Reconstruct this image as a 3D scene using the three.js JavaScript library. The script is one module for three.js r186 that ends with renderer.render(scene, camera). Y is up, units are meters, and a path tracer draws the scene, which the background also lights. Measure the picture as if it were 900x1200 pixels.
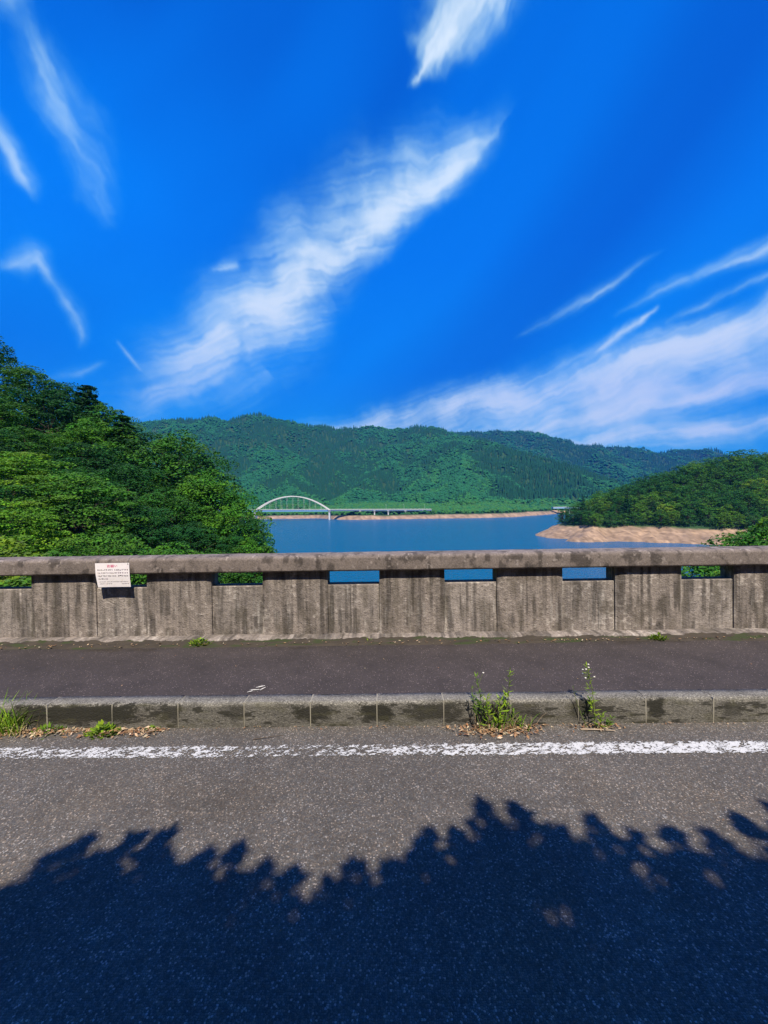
import * as THREE from 'three';
import { mergeGeometries } from 'three/addons/utils/BufferGeometryUtils.js';

// ---------------------------------------------------------------- camera, sky, sun, exposure
const scene = new THREE.Scene();
const camera = new THREE.PerspectiveCamera(102.68, 3 / 4, 0.05, 12000);
camera.rotation.order = 'YXZ';
camera.position.set(0, 1.7, 0);
camera.rotation.set(-0.0167, 0.012, -0.0165);

const SUN_EL = 55, SUN_AZ = 13;                       // behind the viewer, a little to the right
const sunDir = new THREE.Vector3(Math.cos(SUN_EL * Math.PI / 180) * Math.sin(SUN_AZ * Math.PI / 180), Math.sin(SUN_EL * Math.PI / 180), Math.cos(SUN_EL * Math.PI / 180) * Math.cos(SUN_AZ * Math.PI / 180));
const sun = new THREE.DirectionalLight(new THREE.Color(1, 0.9, 0.74), 5);
sun.position.copy(sunDir).multiplyScalar(300);
sun.castShadow = true;
sun.shadow.mapSize.set(4096, 4096);
Object.assign(sun.shadow.camera, { left: -150, right: 150, top: 150, bottom: -150, near: 1, far: 900 });
scene.add(sun, sun.target);

const renderer = new THREE.WebGLRenderer({ antialias: true });
renderer.toneMapping = THREE.LinearToneMapping;
renderer.toneMappingExposure = 1.5;
renderer.shadowMap.enabled = true;
scene.fog = new THREE.FogExp2(0x2678ee, 0.00012);

// ---------------------------------------------------------------- numbers
let seed = 7;
const rnd = () => { seed = (seed + 0x6d2b79f5) | 0; let t = Math.imul(seed ^ (seed >>> 15), 1 | seed); t = (t + Math.imul(t ^ (t >>> 7), 61 | t)) ^ t; return ((t ^ (t >>> 14)) >>> 0) / 4294967296; };
const rr = (a, b) => a + (b - a) * rnd();
const clamp = (x, a = 0, b = 1) => Math.min(b, Math.max(a, x)), lerp = (a, b, t) => a + (b - a) * t;
const sstep = (a, b, x) => { const t = clamp((x - a) / (b - a)); return t * t * (3 - 2 * t); };
const hash = (x, y, s = 0) => { let h = Math.imul(x | 0, 374761393) ^ Math.imul(y | 0, 668265263) ^ Math.imul(s | 0, 1442695041); h = Math.imul(h ^ (h >>> 13), 1274126177); h ^= h >>> 16; return (h >>> 0) / 4294967296; };
const mod = (a, n) => (n ? ((a % n) + n) % n : a);
function vn(x, y, s = 0, px = 0, py = 0) {            // value noise 0..1, with optional periods
  const x0 = Math.floor(x), y0 = Math.floor(y); let u = x - x0, v = y - y0;
  u = u * u * (3 - 2 * u); v = v * v * (3 - 2 * v);
  const a = hash(mod(x0, px), mod(y0, py), s), b = hash(mod(x0 + 1, px), mod(y0, py), s), c = hash(mod(x0, px), mod(y0 + 1, py), s), d = hash(mod(x0 + 1, px), mod(y0 + 1, py), s);
  return a + (b - a) * u + (c - a) * v + (a - b - c + d) * u * v;
}
function fbm(x, y, s = 0, oct = 4, px = 0, py = 0) {
  let sum = 0, amp = 0.5, tot = 0;
  for (let i = 0; i < oct; i++) { sum += amp * vn(x, y, s + i * 17, px, py); tot += amp; amp *= 0.5; x *= 2; y *= 2; px *= 2; py *= 2; }
  return sum / tot;
}
const toS = (c) => (c <= 0.0031308 ? 12.92 * c : 1.055 * Math.pow(c, 1 / 2.4) - 0.055);
const LUT = new Uint8Array(4097); for (let i = 0; i < 4097; i++) LUT[i] = Math.round(255 * toS(i / 4096));
const toB = (c) => LUT[(clamp(c) * 4096) | 0];
const toL = (c) => (c <= 0.04045 ? c / 12.92 : Math.pow((c + 0.055) / 1.055, 2.4));
const lin = (r, g, b) => [toL(r / 255), toL(g / 255), toL(b / 255)];

// ---------------------------------------------------------------- the sky: clear blue with cirrus
// each cloud is a spine of [azimuth, elevation, width up, width down, density] in degrees, azimuth 0 = towards the lake
const CLOUDS = [
  { p: [[-33, 11.5, 4, 4, .25], [-29, 14.5, 4.5, 5, .5], [-25, 18, 4.5, 7, .75], [-20.7, 22, 4.5, 8, 1.15], [-15.2, 26.0, 5, 7, 1.5], [-9.5, 30.2, 6, 4.5, 1.5], [-2.4, 33.8, 6.5, 3, 1.3], [4.7, 36.6, 5.5, 2.4, 1.15], [10.5, 39, 4, 2, 1.0], [15, 41, 2.6, 1.6, .35]], f: [.1, .75], k: 1, fan: -.35 },
  { p: [[-16, 8.6, 2, 3, .0], [-9.9, 10.2, 2.2, 4, .5], [-.5, 11.8, 2.8, 5, .95], [9, 13.0, 3, 5.8, 1.2], [16.9, 14.0, 3, 6, 1.4], [25.1, 15.2, 3, 6, 1.6], [32.3, 16.2, 2.8, 5.6, 1.85], [37.7, 16.9, 2.6, 5.6, 1.9], [42.5, 17.5, 2.4, 5.6, 1.9], [52, 19, 2.5, 4, .9], [64, 20, 2.5, 3.5, .3]], f: [.07, 1.2], k: 1, fan: .15 },
  { p: [[0, 7.5, 2, 2, .0], [12.4, 8.8, 2.8, 2.6, .95], [21, 9.6, 3, 2.6, 1.3], [28.8, 10.6, 3.2, 2.6, 1.5], [35.5, 11.5, 3, 2.4, 1.5], [42.5, 12.3, 2.4, 2, .8], [54, 13, 2, 2, .5], [66, 13, 2, 2, 0]], f: [.06, 1.3], k: 1, fan: .12 },
  { p: [[4, 6.6, 1.6, 2, .3], [14, 7.2, 2, 3, .75], [26.9, 7.6, 2.4, 3, 1.05], [35.4, 7.8, 2.4, 2.6, 1.05], [42.5, 8.3, 2, 2.2, .8], [54, 8.6, 1.5, 1.5, .4], [64, 8.6, 1, 1, 0]], f: [.06, 1.4], k: 1, fan: .1 },
  { p: [[3.9, 45.8, .5, .4, .5], [6.0, 47.2, 1.9, 1.6, 1.4], [9.5, 48.9, 3.4, 2.8, 1.8], [13, 50.6, 3.6, 3.4, 1.8], [18, 53, 3.5, 3.2, 1.4], [24, 56, 2.5, 2, .6], [30, 59, 1, 1, 0]], f: [.3, .6], k: 1, fan: .2 },
  { p: [[-39.8, 43.5, 1.6, 1.6, .1], [-39.2, 41.3, 2.4, 2, .42], [-38.1, 38.9, 2.5, 2, .58], [-36.9, 36.4, 2.3, 1.8, .58], [-35.6, 33.6, 1.8, 1.4, .5], [-34.8, 31, 1.3, 1.1, .36], [-34.6, 29, .7, .7, .0]], f: [.12, .6], k: 1, fan: .1 },
  { p: [[-46, 42, 1.4, 1.4, .3], [-41.5, 42.2, 1.3, 1.3, .3], [-39.5, 42.8, 1, 1, .0]], f: [.2, .5], k: 1, fan: .2 },
  { p: [[-44.5, 35.6, 1.6, 1.6, .4], [-42.4, 33.8, 1.5, 1.5, .45], [-41.0, 32.2, 1.2, 1.3, .42], [-40.2, 30.4, .6, .6, .0]], f: [.2, .6], k: 1, fan: .1 },
  { p: [[-44, 22.6, .5, .5, .0], [-42.0, 23.6, 1.1, .8, .4], [-40.1, 24.8, 1.6, 1.1, .6], [-38.4, 23.4, 1.3, 1, .6], [-36.9, 21.2, 1.1, .9, .6], [-36.2, 19.2, .9, .8, .45], [-36.6, 17.6, .4, .4, .0]], f: [.25, .9], k: 1, fan: .1 },
  { p: [[-40, 14, .8, .8, .2], [-37.5, 14.9, .9, .9, .3], [-35.5, 16, .7, .7, .15], [-34, 16.8, .5, .5, 0]], f: [.2, .7], k: 1, fan: .1 },
  { p: [[-33.2, 18.6, .3, .3, .2], [-32, 17.4, .35, .35, .35], [-31, 16.2, .35, .3, .2]], f: [.2, .7], k: 1, fan: 0 },
  { p: [[-22.5, 28.4, .7, .6, .3], [-21.2, 28.9, .9, .7, .5], [-19.6, 29.2, .6, .5, .25]], f: [.5, 1.2], k: 1, fan: 0 },
  { p: [[17, 20.6, .3, .3, .0], [21.1, 22.0, .9, .8, .28], [27, 23.8, 1, .8, .36], [32.2, 25.7, .6, .5, .25], [34, 26.4, .2, .2, 0]], f: [.1, 1.1], k: 1, fan: .1 },
  { p: [[29, 21, .4, .4, .1], [33, 22.3, 1.1, .9, .36], [37.8, 23.1, 1.2, .9, .48], [42.5, 24.1, 1.3, 1, .6], [50, 25.5, 1.2, .9, .5], [58, 27, .7, .5, 0]], f: [.1, 1.2], k: 1, fan: .1 },
  { p: [[34, 19.8, .4, .4, .1], [39, 20.8, .8, .7, .3], [44, 21.6, .8, .8, .35], [50, 22.3, .4, .4, 0]], f: [.1, 1.2], k: 1, fan: .1 },
  { p: [[25.4, 17.6, .6, .5, .35], [28.4, 19.0, .8, .6, .6], [31.0, 19.9, .6, .5, .65], [33, 20.9, .4, .3, .35]], f: [.3, 1.2], k: 1, fan: .3 },
];
{ // the same kind of cirrus goes on all round
  let s = 91; const q = () => { s = (s * 16807) % 2147483647; return s / 2147483647; };
  for (let i = 0; i < 26; i++) {
    const az = 68 + q() * 224, el = 10 + 55 * q() * q(), n = 7, dir = 0.25 + .5 * q(), L = 10 + 22 * q(), w = 1.2 + 3.2 * q(), a = .35 + .6 * q(), p = [];
    for (let k = 0; k < n; k++) { const t = k / (n - 1); p.push([((az + (t - .5) * L / Math.cos(el * Math.PI / 180) + 540) % 360) - 180, el + (t - .5) * L * dir + 1.5 * Math.sin(t * 4 + i), w * (.5 + t * .5), w * .8, a * Math.sin(Math.PI * t)]); }
    if (p.every((v, k) => !k || Math.abs(v[0] - p[k - 1][0]) < 90)) CLOUDS.push({ p, f: [.1, .9], k: 1, fan: .3 });
  }
}
{
  const W = 2560, H = 1280, data = new Float32Array(W * H * 4);
  const STOPS = [[0, lin(112, 184, 244)], [4, lin(80, 168, 246)], [10, lin(36, 148, 248)], [18, lin(4, 130, 248)], [30, lin(0, 114, 240)], [50, lin(0, 100, 222)], [90, lin(0, 78, 186)]];
  for (let j = 0; j < H; j++) {
    const el = ((j + .5) / H) * 180 - 90;
    for (let i = 0; i < W; i++) {
      const o = (j * W + i) * 4, az0 = ((i + .5) / W) * 360 - 90, az = ((az0 + 540) % 360) - 180;
      let e = Math.max(el, 0), k = 1;
      while (k < STOPS.length - 1 && STOPS[k][0] < e) k++;
      const t = clamp((e - STOPS[k - 1][0]) / (STOPS[k][0] - STOPS[k - 1][0]));
      // broad thin veils make the blue a little uneven
      const ca = Math.cos(az * Math.PI / 180), sa = Math.sin(az * Math.PI / 180), veil = el > 0 ? fbm(ca * 3 + e * .03 + 9.68, sa * 3 - e * .06 + 5.6, 67, 3) : .5;
      const vv = .58 + .85 * veil, tone = [vv * .5, vv * 1.1, .4 + .6 * vv].map((q) => q / 1.5);
      for (let c = 0; c < 3; c++) data[o + c] = lerp(STOPS[k - 1][1][c], STOPS[k][1][c], t) * tone[c];
      data[o + 3] = 1;
    }
  }
  const cover = new Float32Array(W * H);
  CLOUDS.forEach((cl, ci) => {
    const P = cl.p, m = 9, eMid = P[P.length >> 1][1] * Math.PI / 180, sx = Math.cos(eMid);
    const e0 = Math.min(...P.map((v) => v[1])) - m, e1 = Math.max(...P.map((v) => v[1])) + m, a0 = Math.min(...P.map((v) => v[0])) - m / sx, a1 = Math.max(...P.map((v) => v[0])) + m / sx;
    for (let j = Math.max(H / 2, Math.floor((e0 + 90) / 180 * H)); j < Math.min(H, (e1 + 90) / 180 * H); j++) {
      const el = ((j + .5) / H) * 180 - 90;
      for (let ia = Math.floor(a0 / 360 * W); ia < a1 / 360 * W; ia++) {
        const az = (ia + .5) / W * 360;
        // warp, so that the edges fray
        const big = Math.min(1.1, .25 + P[1][2] * .5), X = az * sx + ((fbm(az * .16, el * .16, 3 + ci, 2) - .5) * 2.6 + (fbm(az * .8, el * .8, 7 + ci, 4) - .5) * .8) * big, Y = el + ((fbm(az * .16 + 40, el * .16, 5 + ci, 2) - .5) * 2.2 + (fbm(az * .8 + 9, el * .8, 8 + ci, 4) - .5) * .7) * big;
        let bd = 1e9, side = 0, s = 0, acc = 0, up = 1, dn = 1, al = 0;
        for (let k = 1; k < P.length; k++) {
          const ax = P[k - 1][0] * sx, ay = P[k - 1][1], bx = P[k][0] * sx, by = P[k][1], dx = bx - ax, dy = by - ay, L2 = dx * dx + dy * dy, L = Math.sqrt(L2);
          const t = clamp(((X - ax) * dx + (Y - ay) * dy) / L2), ex = X - ax - dx * t, ey = Y - ay - dy * t, d = Math.hypot(ex, ey);
          if (d < bd) { bd = d; side = dx * ey - dy * ex >= 0 ? 1 : -1; s = acc + t * L; up = lerp(P[k - 1][2], P[k][2], t); dn = lerp(P[k - 1][3], P[k][3], t); al = lerp(P[k - 1][4], P[k][4], t); }
          acc += L;
        }
        const w = side > 0 ? up : dn, d = bd * side, q = bd / w;
        if (q > 2 || al <= 0) continue;
        // fibres: long along the wind, fine across it, at an angle to the spine
        const ct = Math.cos(cl.fan), st = Math.sin(cl.fan), al2 = s * ct + d * st, ac = d * ct - s * st + (fbm(s * .1, d * .1, 31 + ci, 2) - .5) * 1.1;
        const fib = .5 * fbm(al2 * cl.f[0] * 1.5 + 30, ac * cl.f[1] * 1.1, 11 + ci, 4) + .5 * fbm(al2 * cl.f[0] * 2.4 + 60, ac * cl.f[1] * 4.5, 13 + ci, 3), puff = fbm(s * .3 + 5, d * .3, 21 + ci, 4);
        const soft = .62 * Math.exp(-q * q * 1.7) + .55 * Math.exp(-q * q * 12);
        let a = al * soft * (.66 + .68 * sstep(.25, .78, fib)) * (.55 + .9 * sstep(.15, .85, puff));
        a = .97 * (1 - Math.exp(-1.3 * Math.pow(a, 1.2)));
        a *= sstep(2, .9, q);
        const n = j * W + mod(Math.floor((az + 450) % 360 / 360 * W), W);
        cover[n] = 1 - (1 - cover[n]) * (1 - clamp(a, 0, .97));
      }
    }
  });
  const white = [.61, .69, .74];
  for (let n = 0; n < W * H; n++) { const a = cover[n]; if (a > 0) for (let c = 0; c < 3; c++) data[n * 4 + c] = lerp(data[n * 4 + c], white[c], c ? (c > 1 ? Math.pow(a, 1.15) : a) : Math.pow(a, 1.45)); }
  const t = new THREE.DataTexture(data, W, H, THREE.RGBAFormat, THREE.FloatType);
  t.mapping = THREE.EquirectangularReflectionMapping; t.magFilter = THREE.LinearFilter; t.minFilter = THREE.LinearFilter; t.needsUpdate = true;
  scene.background = t; scene.environment = t;
}
const T0 = Date.now(); console.log('sky');

// ---------------------------------------------------------------- helpers for things
const used = new Map();
function numbered(name) { const n = used.get(name) ?? 0; used.set(name, n + 1); return n ? name + '_' + String(n).padStart(3, '0') : name; }
function shade(o) { o.traverse((m) => { m.castShadow = true; m.receiveShadow = true; }); return o; }
function tag(o, label, category, group) { Object.assign(o.userData, { label, category }); if (group) o.userData.group = group; return o; }
function struct(o, name, label, kind = 'structure') { o.name = numbered(name); o.userData = { kind, label }; scene.add(shade(o)); return o; }
function thing(name, label, category, pos = [0, 0, 0], turn = 0, group) {
  const o = new THREE.Group(); o.name = numbered(name); o.position.set(...pos); o.rotation.y = turn; scene.add(o);
  return tag(o, label, category, group);
}
function part(name, geometry, material, parent, pos) { const m = new THREE.Mesh(geometry, material); m.name = name; if (pos) m.position.set(...pos); m.castShadow = m.receiveShadow = true; parent.add(m); return m; }
const std = (o) => new THREE.MeshStandardMaterial(o);
const rgb = (r, g, b) => new THREE.Color().setRGB(r, g, b);

// a colour map (and bump map) computed texel by texel; fn(x, y) with x, y in texels gives linear [r, g, b, height, alpha]
function textures(W, H, fn) {
  const c = new Uint8Array(W * H * 4), h = new Uint8Array(W * H * 4);
  for (let y = 0; y < H; y++) for (let x = 0; x < W; x++) {
    const [r, g, b, z = .5, a = 1] = fn(x, y), o = (y * W + x) * 4;
    c[o] = toB(r); c[o + 1] = toB(g); c[o + 2] = toB(b); c[o + 3] = 255 * a;
    h[o] = h[o + 1] = h[o + 2] = 255 * clamp(z); h[o + 3] = 255;
  }
  const make = (d, srgb) => { const t = new THREE.DataTexture(d, W, H); t.wrapS = t.wrapT = THREE.RepeatWrapping; t.magFilter = THREE.LinearFilter; t.minFilter = THREE.LinearMipmapLinearFilter; t.generateMipmaps = true; if (srgb) t.colorSpace = THREE.SRGBColorSpace; t.needsUpdate = true; return t; };
  return [make(c, true), make(h, false)];
}
// stones in a binder: nearest jittered point on a wrapped grid; gives [cell value, second value, distance 0..1 from the stone's middle]
function stoneField(cell, n, s) {
  const px = new Float32Array(n * n), py = new Float32Array(n * n), va = new Float32Array(n * n), vb = new Float32Array(n * n), out = [0, 0, 0], m = n - 1;
  for (let j = 0; j < n; j++) for (let i = 0; i < n; i++) { const k = j * n + i; px[k] = .15 + .7 * hash(i, j, s); py[k] = .15 + .7 * hash(i, j, s + 1); va[k] = hash(i, j, s + 2); vb[k] = hash(i, j, s + 3); }
  return (x, y) => {
    const gx = x / cell, gy = y / cell, x0 = gx | 0, y0 = gy | 0; let bd = 9, b2 = 9, bk = 0;
    for (let j = -1; j < 2; j++) for (let i = -1; i < 2; i++) {
      const k = ((y0 + j) & m) * n + ((x0 + i) & m), dx = x0 + i + px[k] - gx, dy = y0 + j + py[k] - gy, d = dx * dx + dy * dy;
      if (d < bd) { b2 = bd; bd = d; bk = k; } else if (d < b2) b2 = d;
    }
    out[0] = va[bk]; out[1] = vb[bk]; out[2] = Math.sqrt(b2) - Math.sqrt(bd);
    return out;
  };
}

// ---------------------------------------------------------------- surface materials
const roadStones = stoneField(8, 256, 1), walkStones = stoneField(4, 256, 21);
const [roadMap, roadBump] = textures(2048, 2048, (x, y) => {         // worn asphalt, 2.6 m a side
  const [v, w, e] = roadStones(x, y), v2 = hash(x >> 1, y >> 1, 9), in1 = sstep(.04, .22, e), big = fbm(x / 256, y / 256, 60, 3, 8, 8), mid = vn(x / 32, y / 32, 70, 64, 64);
  let t = lerp(.05, v > .93 ? .52 : v > .8 ? .24 : .09 + .12 * w, in1 * (v > .3 ? 1 : .35));
  t = lerp(t, v2 > .95 ? .36 : .05 + .12 * v2, .35);
  t *= .77 * (.82 + .36 * big) * (.88 + .24 * mid);
  const tint = hash(Math.floor(v * 9999), 3) - .5;
  return [t * (1.12 + .2 * tint), t * (1 - .02 * tint), t * (.86 - .2 * tint), .25 + .6 * in1 * (.5 + .5 * w)];
});
const [walkMap, walkBump] = textures(1024, 1024, (x, y) => {         // finer, darker asphalt of the walk, 1.6 m a side
  const [v, w, e] = walkStones(x, y), big = fbm(x / 128, y / 128, 80, 4, 8, 8), blot = fbm(x / 60, y / 60, 86, 3, 17, 17);
  let t = lerp(.04, v > .985 ? .42 : v > .93 ? .13 : .045 + .035 * w, sstep(.03, .3, e));
  t *= .6 * (.75 + .5 * big) * (.85 + .3 * blot);
  return [t * 1.19, t * .95, t * .9, .3 + .5 * sstep(.05, .3, e)];
});
const PER = 1.335, PANEL_W = 8 * PER;                                // eight bays of the parapet a texture
const [wallMap, wallBump] = textures(2048, 320, (x, y) => {          // weathered cast concrete with run-down stains; v = 0 at the foot
  const bay = mod(x / 256, 1), joint = Math.min(Math.abs(bay - .0), Math.abs(bay - .559), Math.abs(bay - 1)) * PER;   // the joints run white with lime here and there
  const d1 = fbm(x / 8, y / 190, 101, 3, 256, 0), d2 = fbm(x / 3.2 + 7, y / 120, 102, 3), d3 = fbm(x / 26, y / 260, 110, 3, 79, 0), blot = fbm(x / 64, y / 64, 103, 5, 32, 0), fine = vn(x / 1.6, y / 1.6, 104), grain = hash(x, y, 105), mid = fbm(x / 7, y / 7, 106, 3), gone = fbm(x / 22, y / 45, 111, 3);
  let r = .345, g = .3, b = .268;
  const dark = clamp(.75 * sstep(.42, .68, d1) * (.35 + .9 * sstep(.3, .65, gone)) + .4 * sstep(.45, .7, d3) + .25 * sstep(.5, .7, d2)), pale = clamp(.9 * sstep(.6, .72, d2) * sstep(.42, .6, gone) + sstep(.6, .74, mid * .55 + blot * .45) * .7 + sstep(.02, .004, joint + (mid - .5) * .03) * sstep(.45, .6, vn(x / 30, y / 60, 112)));
  const k = (1 - .66 * dark) * (.62 + .5 * mid + .34 * (fine - .5) + .3 * (grain - .5));
  r = lerp(r, .64, .7 * pale) * k; g = lerp(g, .59, .7 * pale) * k; b = lerp(b, .54, .7 * pale) * k;
  const moss = sstep(.52, .72, fbm(x / 18, y / 60, 108, 4)) * .45; r = lerp(r, .068, moss); g = lerp(g, .058, moss); b = lerp(b, .04, moss);
  const pit = vn(x / 3, y / 3, 109) > .92 ? .5 : 0;
  return [r * (1 - pit), g * (1 - pit), b * (1 - pit), .5 + .5 * (mid - .5) + .4 * (fine - .5) + .2 * (grain - .5) - pit * .5];
});
const [railMap, railBump] = textures(2048, 128, (x, y) => {          // lichen-speckled rail
  const blot = fbm(x / 30, y / 30, 121, 5), fine = vn(x / 1.7, y / 1.7, 122), grain = hash(x, y, 123), spot = sstep(.68, .8, fbm(x / 8, y / 8, 124, 3)), dk = sstep(.5, .72, fbm(x / 14, y / 20, 125, 4));
  const k = (.6 + .6 * blot + .4 * (fine - .5) + .35 * (grain - .5)) * (1 - .55 * dk);
  return [lerp(.2 * k, .36, spot * .6), lerp(.165 * k, .31, spot * .6), lerp(.145 * k, .28, spot * .6), .5 + .4 * (fine - .5) + .3 * (blot - .5)];
});
const [kerbMap, kerbBump] = textures(2048, 128, (x, y) => {          // kerb concrete 12.36 m along; v runs up the face then over the top; black moss in patches on the face; dark patches behind the weeds are painted weed shadow
  const X = x / 2048 * 12.36 - 6.18, Y = y / 128 * .4 - .08, fine = vn(x / 1.4, y / 1.4, 131), grain = hash(x, y, 132), blot = fbm(x / 22, y / 22, 133, 4);
  const worn = sstep(.155, .18, Y + .05 * (blot - .5)); let k = lerp(.118, .16, worn) * (.5 + .75 * blot + .6 * (fine - .5) + .6 * (grain - .5)); if (grain > .9) k += .07 + .12 * worn;   // rounded edge worn to pale stones; the top toned paler than the face
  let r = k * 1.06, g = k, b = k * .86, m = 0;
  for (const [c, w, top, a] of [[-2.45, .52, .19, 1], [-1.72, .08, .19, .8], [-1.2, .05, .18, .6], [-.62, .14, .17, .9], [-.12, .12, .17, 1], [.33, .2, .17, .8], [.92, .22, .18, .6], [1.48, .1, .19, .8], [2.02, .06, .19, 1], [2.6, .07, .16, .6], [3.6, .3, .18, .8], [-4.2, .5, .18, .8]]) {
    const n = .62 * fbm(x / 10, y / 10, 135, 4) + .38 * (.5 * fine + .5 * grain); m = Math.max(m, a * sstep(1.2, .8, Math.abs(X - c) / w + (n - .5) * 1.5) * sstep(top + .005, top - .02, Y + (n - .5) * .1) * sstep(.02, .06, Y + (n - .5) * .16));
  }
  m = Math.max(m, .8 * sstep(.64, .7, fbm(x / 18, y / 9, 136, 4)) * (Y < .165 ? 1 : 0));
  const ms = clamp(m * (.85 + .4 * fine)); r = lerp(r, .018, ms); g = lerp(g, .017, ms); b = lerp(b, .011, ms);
  const gm = sstep(.58, .72, fbm(x / 26, y / 14, 137, 4)) * .3 * (Y < .19 ? 1 : 0); r = lerp(r, .07, gm); g = lerp(g, .066, gm); b = lerp(b, .03, gm);
  return [r, g, b, .5 + .5 * (fine - .5) + .3 * (grain - .5) + .25 * m];
});
console.log(Date.now() - T0, 'textures');
const M = {
  road: std({ map: roadMap, bumpMap: roadBump, bumpScale: .0022, roughness: .9, vertexColors: true }),
  walk: std({ map: walkMap, bumpMap: walkBump, bumpScale: .0012, roughness: .88, vertexColors: true }),
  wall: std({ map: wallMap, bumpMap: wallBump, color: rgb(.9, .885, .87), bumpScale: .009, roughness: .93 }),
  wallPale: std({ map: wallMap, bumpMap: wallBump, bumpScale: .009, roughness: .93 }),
  rail: std({ map: railMap, bumpMap: railBump, bumpScale: .005, roughness: .93 }),
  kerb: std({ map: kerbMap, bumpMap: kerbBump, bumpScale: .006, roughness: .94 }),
  white: std({ color: rgb(.66, .63, .55), roughness: .6 }),
  steelBlue: std({ color: rgb(.18, .38, .62), roughness: .5 }),
  pierWhite: std({ color: rgb(.6, .6, .57), roughness: .8 }),
  bark: std({ color: rgb(.06, .045, .032), roughness: .95 }),
  vcol: std({ vertexColors: true, roughness: .95 }),
};
const leafMat = (t = .35) => new THREE.MeshPhysicalMaterial({ vertexColors: true, roughness: .8, transmission: t, thickness: 0, specularIntensity: .18, side: THREE.DoubleSide });
M.leaf = leafMat(.3); M.leafNear = leafMat(.35); M.grass = leafMat(.35);
M.dry = std({ vertexColors: true, roughness: .95, side: THREE.DoubleSide });

// ---------------------------------------------------------------- terrain
const WATER = -18.3;
const pl = (pts, x) => { let k = 1; while (k < pts.length - 1 && pts[k][0] < x) k++; const [x0, y0] = pts[k - 1], [x1, y1] = pts[k]; return lerp(y0, y1, clamp((x - x0) / (x1 - x0))); };
function ridge(P, slope, x, z) { // highest of a sloping tent over the polyline P of [x, height, z]; gives [height, distance]
  let best = -1e9, bd = 0;
  for (let k = 1; k < P.length; k++) {
    const hi = Math.max(P[k - 1][1], P[k][1]), off = Math.max(P[k - 1][0] < P[k][0] ? Math.max(P[k - 1][0] - x, x - P[k][0]) : Math.max(P[k][0] - x, x - P[k - 1][0]), 0);
    if (hi - slope * off < best) continue;
    const a = P[k - 1], b = P[k], ax = a[0], ay = a[1], az = a[2], bx = b[0], by = b[1], bz = b[2], dx = bx - ax, dz = bz - az, t = clamp(((x - ax) * dx + (z - az) * dz) / (dx * dx + dz * dz)), d = Math.hypot(x - ax - dx * t, z - az - dz * t), h = lerp(ay, by, t) - slope * d;
    if (h > best) { best = h; bd = d; }
  }
  return [best, bd];
}
const RA = [[-2600, 260, -1700], [-1900, 300, -1550], [-1300, 296, -1500], [-1049, 300, -1500], [-922, 312, -1500], [-827, 332, -1500], [-738, 319, -1480], [-653, 332, -1500], [-599, 319, -1520], [-542, 338, -1540], [-467, 345, -1560], [-391, 328, -1580], [-296, 314, -1600], [-199, 306, -1620], [-83, 316, -1650], [20, 301, -1650], [119, 300, -1600], [165, 297, -1560], [236, 266, -1500]];
RA.forEach((p) => { p[1] = p[0] > -1400 ? 312 + (p[1] - 312) * 1.12 : p[1]; });
const RF = [[165, 297, -1560], [138, 250, -1450], [231, 210, -1300], [312, 167, -1200], [376, 117, -1100], [435, 77, -1050], [506, 20, -1000]];
const RS = [[138, 250, -1450], [128, 207, -1350], [60, 150, -1220], [12, 117, -1150], [-52, 61, -1000], [-95, 17, -900]];
const RT = [[231, 210, -1300], [190, 120, -1050], [150, 50, -860], [130, 8, -720]];
const RB = [[236, 380, -2450], [393, 436, -2500], [548, 434, -2500], [754, 430, -2500], [882, 387, -2500], [1011, 348, -2500], [1139, 336, -2500], [1267, 308, -2500], [1370, 327, -2500], [1498, 298, -2500], [1626, 286, -2500], [1754, 309, -2500], [1856, 282, -2500], [1983, 243, -2500], [2289, 171, -2500], [2695, 113, -2500], [3600, 120, -2400]];
const SPURS = [[[-830, 325, -1500], [-640, 190, -1180], [-520, 70, -900]], [[-540, 330, -1540], [-380, 210, -1270], [-250, 90, -1000], [-190, 10, -790]], [[-297, 306, -1600], [-190, 190, -1330], [-130, 80, -1080]], [[-1050, 290, -1500], [-900, 170, -1150], [-760, 40, -850]], [[1011, 340, -2500], [900, 200, -2100], [760, 60, -1600]], [[1370, 318, -2500], [1240, 180, -2100], [1050, 50, -1650]], [[1754, 300, -2500], [1600, 160, -2050], [1350, 40, -1600]], [[640, 425, -2500], [560, 260, -2100], [480, 100, -1700]]];
const SHORE = [[-4000, -700], [-600, -640], [-400, -640], [-260, -660], [-190, -690], [-120, -680], [-75, -600], [-43, -580], [52, -570], [124, -572], [175, -584], [230, -640], [297, -720], [500, -760], [900, -760], [4000, -800]];
const PEN = [[91, -14.6, -210], [98, -12, -216], [107, -8.5, -228], [122, 1, -243], [136, 4, -246], [151, 8, -247], [172, 11, -247], [197, 13, -246], [221, 16, -245], [270, 24, -245], [400, 60, -260], [700, 110, -300]];
PEN.forEach((p) => { p[0] += 8; p[1] += 7 * sstep(130, 210, p[0]); });
const PEN2 = [[184, 14, -247], [188, -6, -207], [172, -14, -185]];
const NEAR_R = [[13, -5.5, -12], [24, -8, -28], [50, -9, -55], [120, -4, -95], [260, 20, -170]];
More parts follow.
